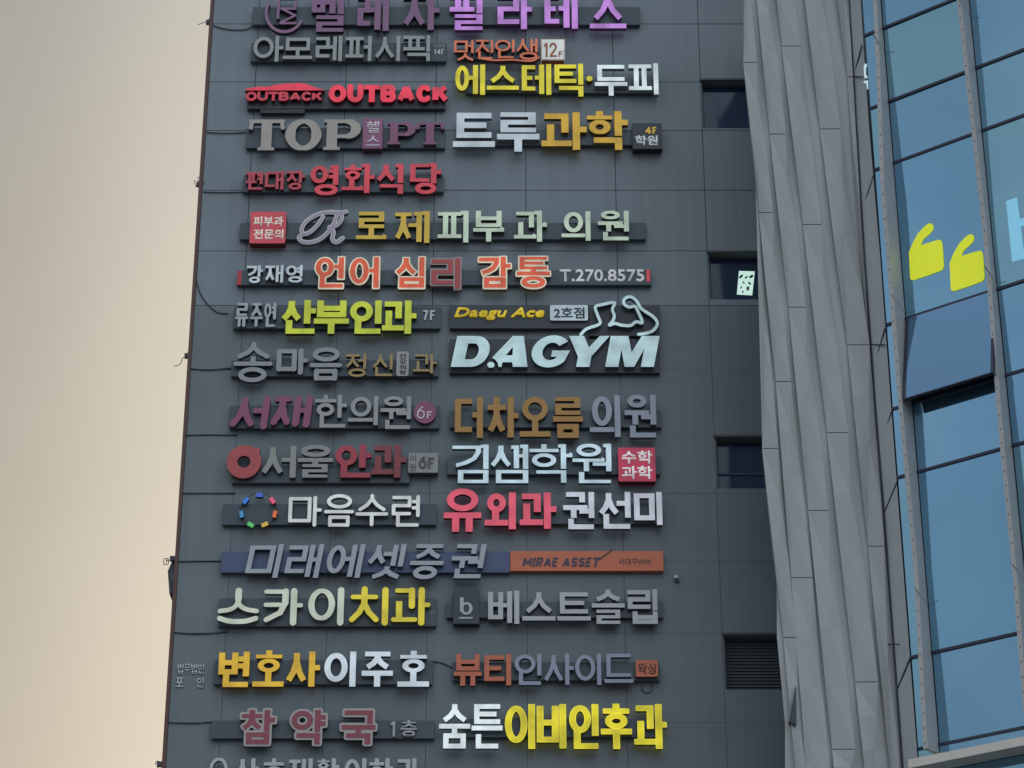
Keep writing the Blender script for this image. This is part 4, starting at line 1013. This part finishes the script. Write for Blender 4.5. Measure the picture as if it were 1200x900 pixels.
w.tube([at(interp(ER, y)+1.2, y, YP-.04) for y in range(-60, 961, 60)], .025, 6)
w.build('seam_trim', MULL, gb)

SMIN = sg(atg(1042, 449))+.02
SMAX = 13.0
f1 = sg(atg(1067, 450)); f2 = sg(atg(1179, 450))      # where each fin meets the glass
FS = [f1, f2]; 
while FS[-1] < SMAX-2: FS.append(FS[-1]+(f2-f1))
rows = [atg(1046, 117.5).z, atg(1051, 190).z, atg(1063.6, 373).z, atg(1045, 480).z, atg(1080.5, 552).z, atg(1097, 764).z, atg(1105.6, 872).z]
top1 = atg(1038, 32).z
zr = sorted(rows+[top1]); dz = 1.75
zr = [0.0]+[z for z in [zr[0]-1.3-3*k for k in (2, 1, 0)] if z > .5]+zr+[zr[-1]+dz*k for k in range(1, 12)]
cells = [SMIN]+FS+[SMAX]
tr = .026
z_aw0, z_aw1 = rows[3], rows[2]
for i in range(len(cells)-1):
    for j in range(len(zr)-1):
        a, b, c, d = cells[i]+.02, cells[i+1]-.02, zr[j]+tr, zr[j+1]-tr
        if i == 1 and abs(zr[j]-z_aw0) < .01: continue
        w = MB(); t_ = [random.uniform(-.006, .006) for _ in range(3)]; t_.append(t_[0]+t_[2]-t_[1]); w.prism([pg(a, c, t_[0]), pg(b, c, t_[1]), pg(b, d, t_[2]), pg(a, d, t_[3])], [pg(a, c, -.03), pg(b, c, -.03), pg(b, d, -.03), pg(a, d, -.03)])
        w.build('window_pane', GLASS, gb)
w = MB()
for z in zr[1:]:
    w.prism([pg(SMIN, z-tr, .03), pg(SMAX, z-tr, .03), pg(SMAX, z+tr, .03), pg(SMIN, z+tr, .03)], [pg(SMIN, z-tr, -.10), pg(SMAX, z-tr, -.10), pg(SMAX, z+tr, -.10), pg(SMIN, z+tr, -.10)])
w.build('transom', MULL, gb)
w = MB(); w.prism([pg(SMIN-.05, 0, -.12), pg(SMAX, 0, -.12), pg(SMAX, zr[-1], -.12), pg(SMIN-.05, zr[-1], -.12)], [pg(SMIN-.05, 0, -8), pg(SMAX, 0, -8), pg(SMAX, zr[-1], -8), pg(SMIN-.05, zr[-1], -8)])
w.build('inner_wall', mat('dark_interior', (.03, .04, .06), .7), gb)
# open awning window below the quotation marks
a, b = cells[1]+.04, cells[2]-.04; zt, zb = z_aw1-tr, z_aw0+tr; ang = .2
aw = MB(); hgt = zt-zb+.12; dx_ = math.sin(ang)*hgt; zl = zt-math.cos(ang)*hgt
aw.prism([pg(a, zl, dx_+.03), pg(b, zl, dx_+.03), pg(b, zt, .035), pg(a, zt, .035)], [pg(a, zl-.01, dx_-.02), pg(b, zl-.01, dx_-.02), pg(b, zt, -.02), pg(a, zt, -.02)])
aw_o = aw.build('open_window', GLASS_O, gb)
w = MB()
for s0, s1 in ((a, a+.05), (b-.05, b)):
    w.prism([pg(s0, zl-.012, dx_+.036), pg(s1, zl-.012, dx_+.036), pg(s1, zt, .041), pg(s0, zt, .041)], [pg(s0, zl-.03, dx_-.03), pg(s1, zl-.03, dx_-.03), pg(s1, zt, -.03), pg(s0, zt, -.03)])
w.prism([pg(a+.051, zl-.012, dx_+.036), pg(b-.051, zl-.012, dx_+.036), pg(b-.051, zl+.05, dx_+.014), pg(a+.051, zl+.05, dx_+.014)],
        [pg(a+.051, zl-.03, dx_-.03), pg(b-.051, zl-.03, dx_-.03), pg(b-.051, zl+.03, dx_-.05), pg(a+.051, zl+.03, dx_-.05)])
w.build('frame', MULL, aw_o)
w = MB()
for s0 in (a+.02, b-.06): w.prism([pg(s0, zb-.05, .0), pg(s0+.05, zb-.05, .0), pg(s0+.05, zt, .0), pg(s0, zt, .0)], [pg(s0, zb-.05, -.1), pg(s0+.05, zb-.05, -.1), pg(s0+.05, zt, -.1), pg(s0, zt, -.1)])
w.build('window_jamb', MULL, gb)
# fins
PROF = [[(0, .15), (110, .28), (227, .43), (376, .38), (460, .38), (677, .26), (880, .40)], [(0, .34), (227, .2), (300, .18), (450, .28), (560, .31), (677, .28), (816, .36)]]
def fin(s_, idx, dep=.36, th=.085):
    k = s_
    w = MB(); z1 = zr[-1]; zb_ = rows[6]-.15
    zz = [zb_+(z1-zb_)*i/40 for i in range(41)]
    tab = sorted((atg((1067, 1179)[idx % 2], y).z, d_) for y, d_ in PROF[idx % 2])
    sh = 0 if idx < 2 else 1.7*idx
    def wob(z, ph):
        z = z+sh if z+sh < tab[-1][0] else 2*tab[-1][0]-z-sh
        return float(np.interp(z, [t[0] for t in tab], [t[1] for t in tab]))-dep
    for i in range(40):
        za, zc = zz[i], zz[i+1]; da, dc = dep+wob(za, s_), dep+wob(zc, s_)
        f_ = [pg(k-th, za, da), pg(k, za, da), pg(k, zc, dc), pg(k-th, zc, dc)]
        w.poly(f_, 1); w.poly([pg(k, za, da), pg(k, za, .0), pg(k, zc, .0), pg(k, zc, dc)], 0)
        w.poly([pg(k-th, za, da), pg(k-th, za, .0), pg(k-th, zc, .0), pg(k-th, zc, dc)], 0)
    w.poly([pg(k-th, zb_, dep), pg(k, zb_, dep), pg(k, zb_, 0), pg(k-th, zb_, 0)], 0)
    n = int((z1-zb_)/.27)
    for i in range(n):
        z = zb_+.1+i*.27; dd = dep+wob(z, s_)+.004
        pts = [pg(k-th*.5+.015*math.cos(t), z+.02*math.sin(t), dd) for t in [q*math.pi/4 for q in range(8)]]
        w.prism(pts, [p-nv*.012 for p in pts], 2)
    for i in range(1, 9):
        z = zb_+i*2.9; 
        w.prism([pg(k+.003, z, dep+.05), pg(k+.003, z+.014, dep+.05), pg(k+.003, z-.18, .02), pg(k+.003, z-.194, .02)][::1], [pg(k-.01, z, dep+.05), pg(k-.01, z+.014, dep+.05), pg(k-.01, z-.18, .02), pg(k-.01, z-.194, .02)], 2) if i % 2 else None
    w.build('fin', [FIN, FINNOSE, HOLE], gb)

for i_, s_ in enumerate(FS): fin(s_, i_)
# ledge across the bottom right
LZ = atg(1130, 882, .5).z
w = MB(); l0, l1 = sg(atg(1064, 890, .5)), SMAX
w.prism([pg(l0, LZ-.075, .5), pg(l1, LZ-.075, .5), pg(l1, LZ+.075, .5), pg(l0, LZ+.075, .5)], [pg(l0, LZ-.075, .04), pg(l1, LZ-.075, .04), pg(l1, LZ+.075, .04), pg(l0, LZ+.075, .04)])
w.build('ledge', mat('pale_ledge', alb((170, 172, 172)), .45, noise=.06), gb)
# quotation marks and letter stuck on the glass
YEL = mat('glowing_yellow_film', (.70, .72, .03), .35, emit=L3((200, 210, 25)), estr=.55)  # glow put into the film's colour to keep it bright
def quote(label, pts):
    ps = [atg(x, y, .012) for x, y in pts]
    w = MB(); w.prism(ps, [p-nv*.008 for p in ps]); o = w.build('quotation_mark', YEL)
    tag(o, label, 'window sign', 'yellow quotation marks on the glass')
def qpts(ox, oy):
    c = [(225,262),(240,225),(262,185),(290,155),(305,145),(318,145),(325,156),(322,172),(308,188),(285,208),(272,233),(320,218),(348,210),(357,215),(361,230),(367,315),(364,328),(355,336),(300,356),(245,374),(235,374),(230,366),(227,300)]
    return [(1000+(x+ox)/3.46, 220+(y+oy)/3.46) for x, y in c]
quote('yellow quotation mark on the glass nearer the pale folded panels', qpts(0, 0))
quote('yellow quotation mark on the glass, the one close beside the second fin', [(x, y) for x, y in qpts(165, 44)])
BLUE = mat('glowing_pale_blue_film', (.35, .62, .75), .35, emit=L3((105, 185, 220)), estr=.5)  # glow added to the pale blue of the film
w = MB()
for q in ([(1179, 236), (1191.5, 231), (1201, 303), (1186, 307)], [(1194.2, 257), (1235, 243), (1236.3, 252), (1195.2, 266)], [(1235.3, 216), (1249, 211), (1258, 284), (1244, 288)], [(1199, 297), (1243.5, 282), (1244, 288), (1200.5, 303)]):
    ps = [atg(x, y, .012) for x, y in q]; w.prism(ps, [p-nv*.008 for p in ps])
tag(w.build('window_letter', BLUE), 'pale blue letter on the glass cut by the right edge of the picture', 'window sign')
w = MB()
for q in ([(1011, 77), (1013, 74), (1015, 76), (1013.5, 80), (1013.5, 87), (1015.5, 90), (1015, 92), (1011.5, 91)], [(1010.8, 95), (1016, 94), (1016.2, 105), (1014.6, 104), (1014.2, 98), (1011, 97)]):
    ps = [atg(x+1.2, y, .03) for x, y in q]; w.prism(ps, [p-nv*.008 for p in ps])
tag(w.build('window_letter', mat('glowing_white_film', (.7, .8, .8), .35, emit=L3((190, 225, 228)), estr=.5)), 'small white letter half hidden at the left end of the glass wall', 'window sign')  # the film's white carries an added glow
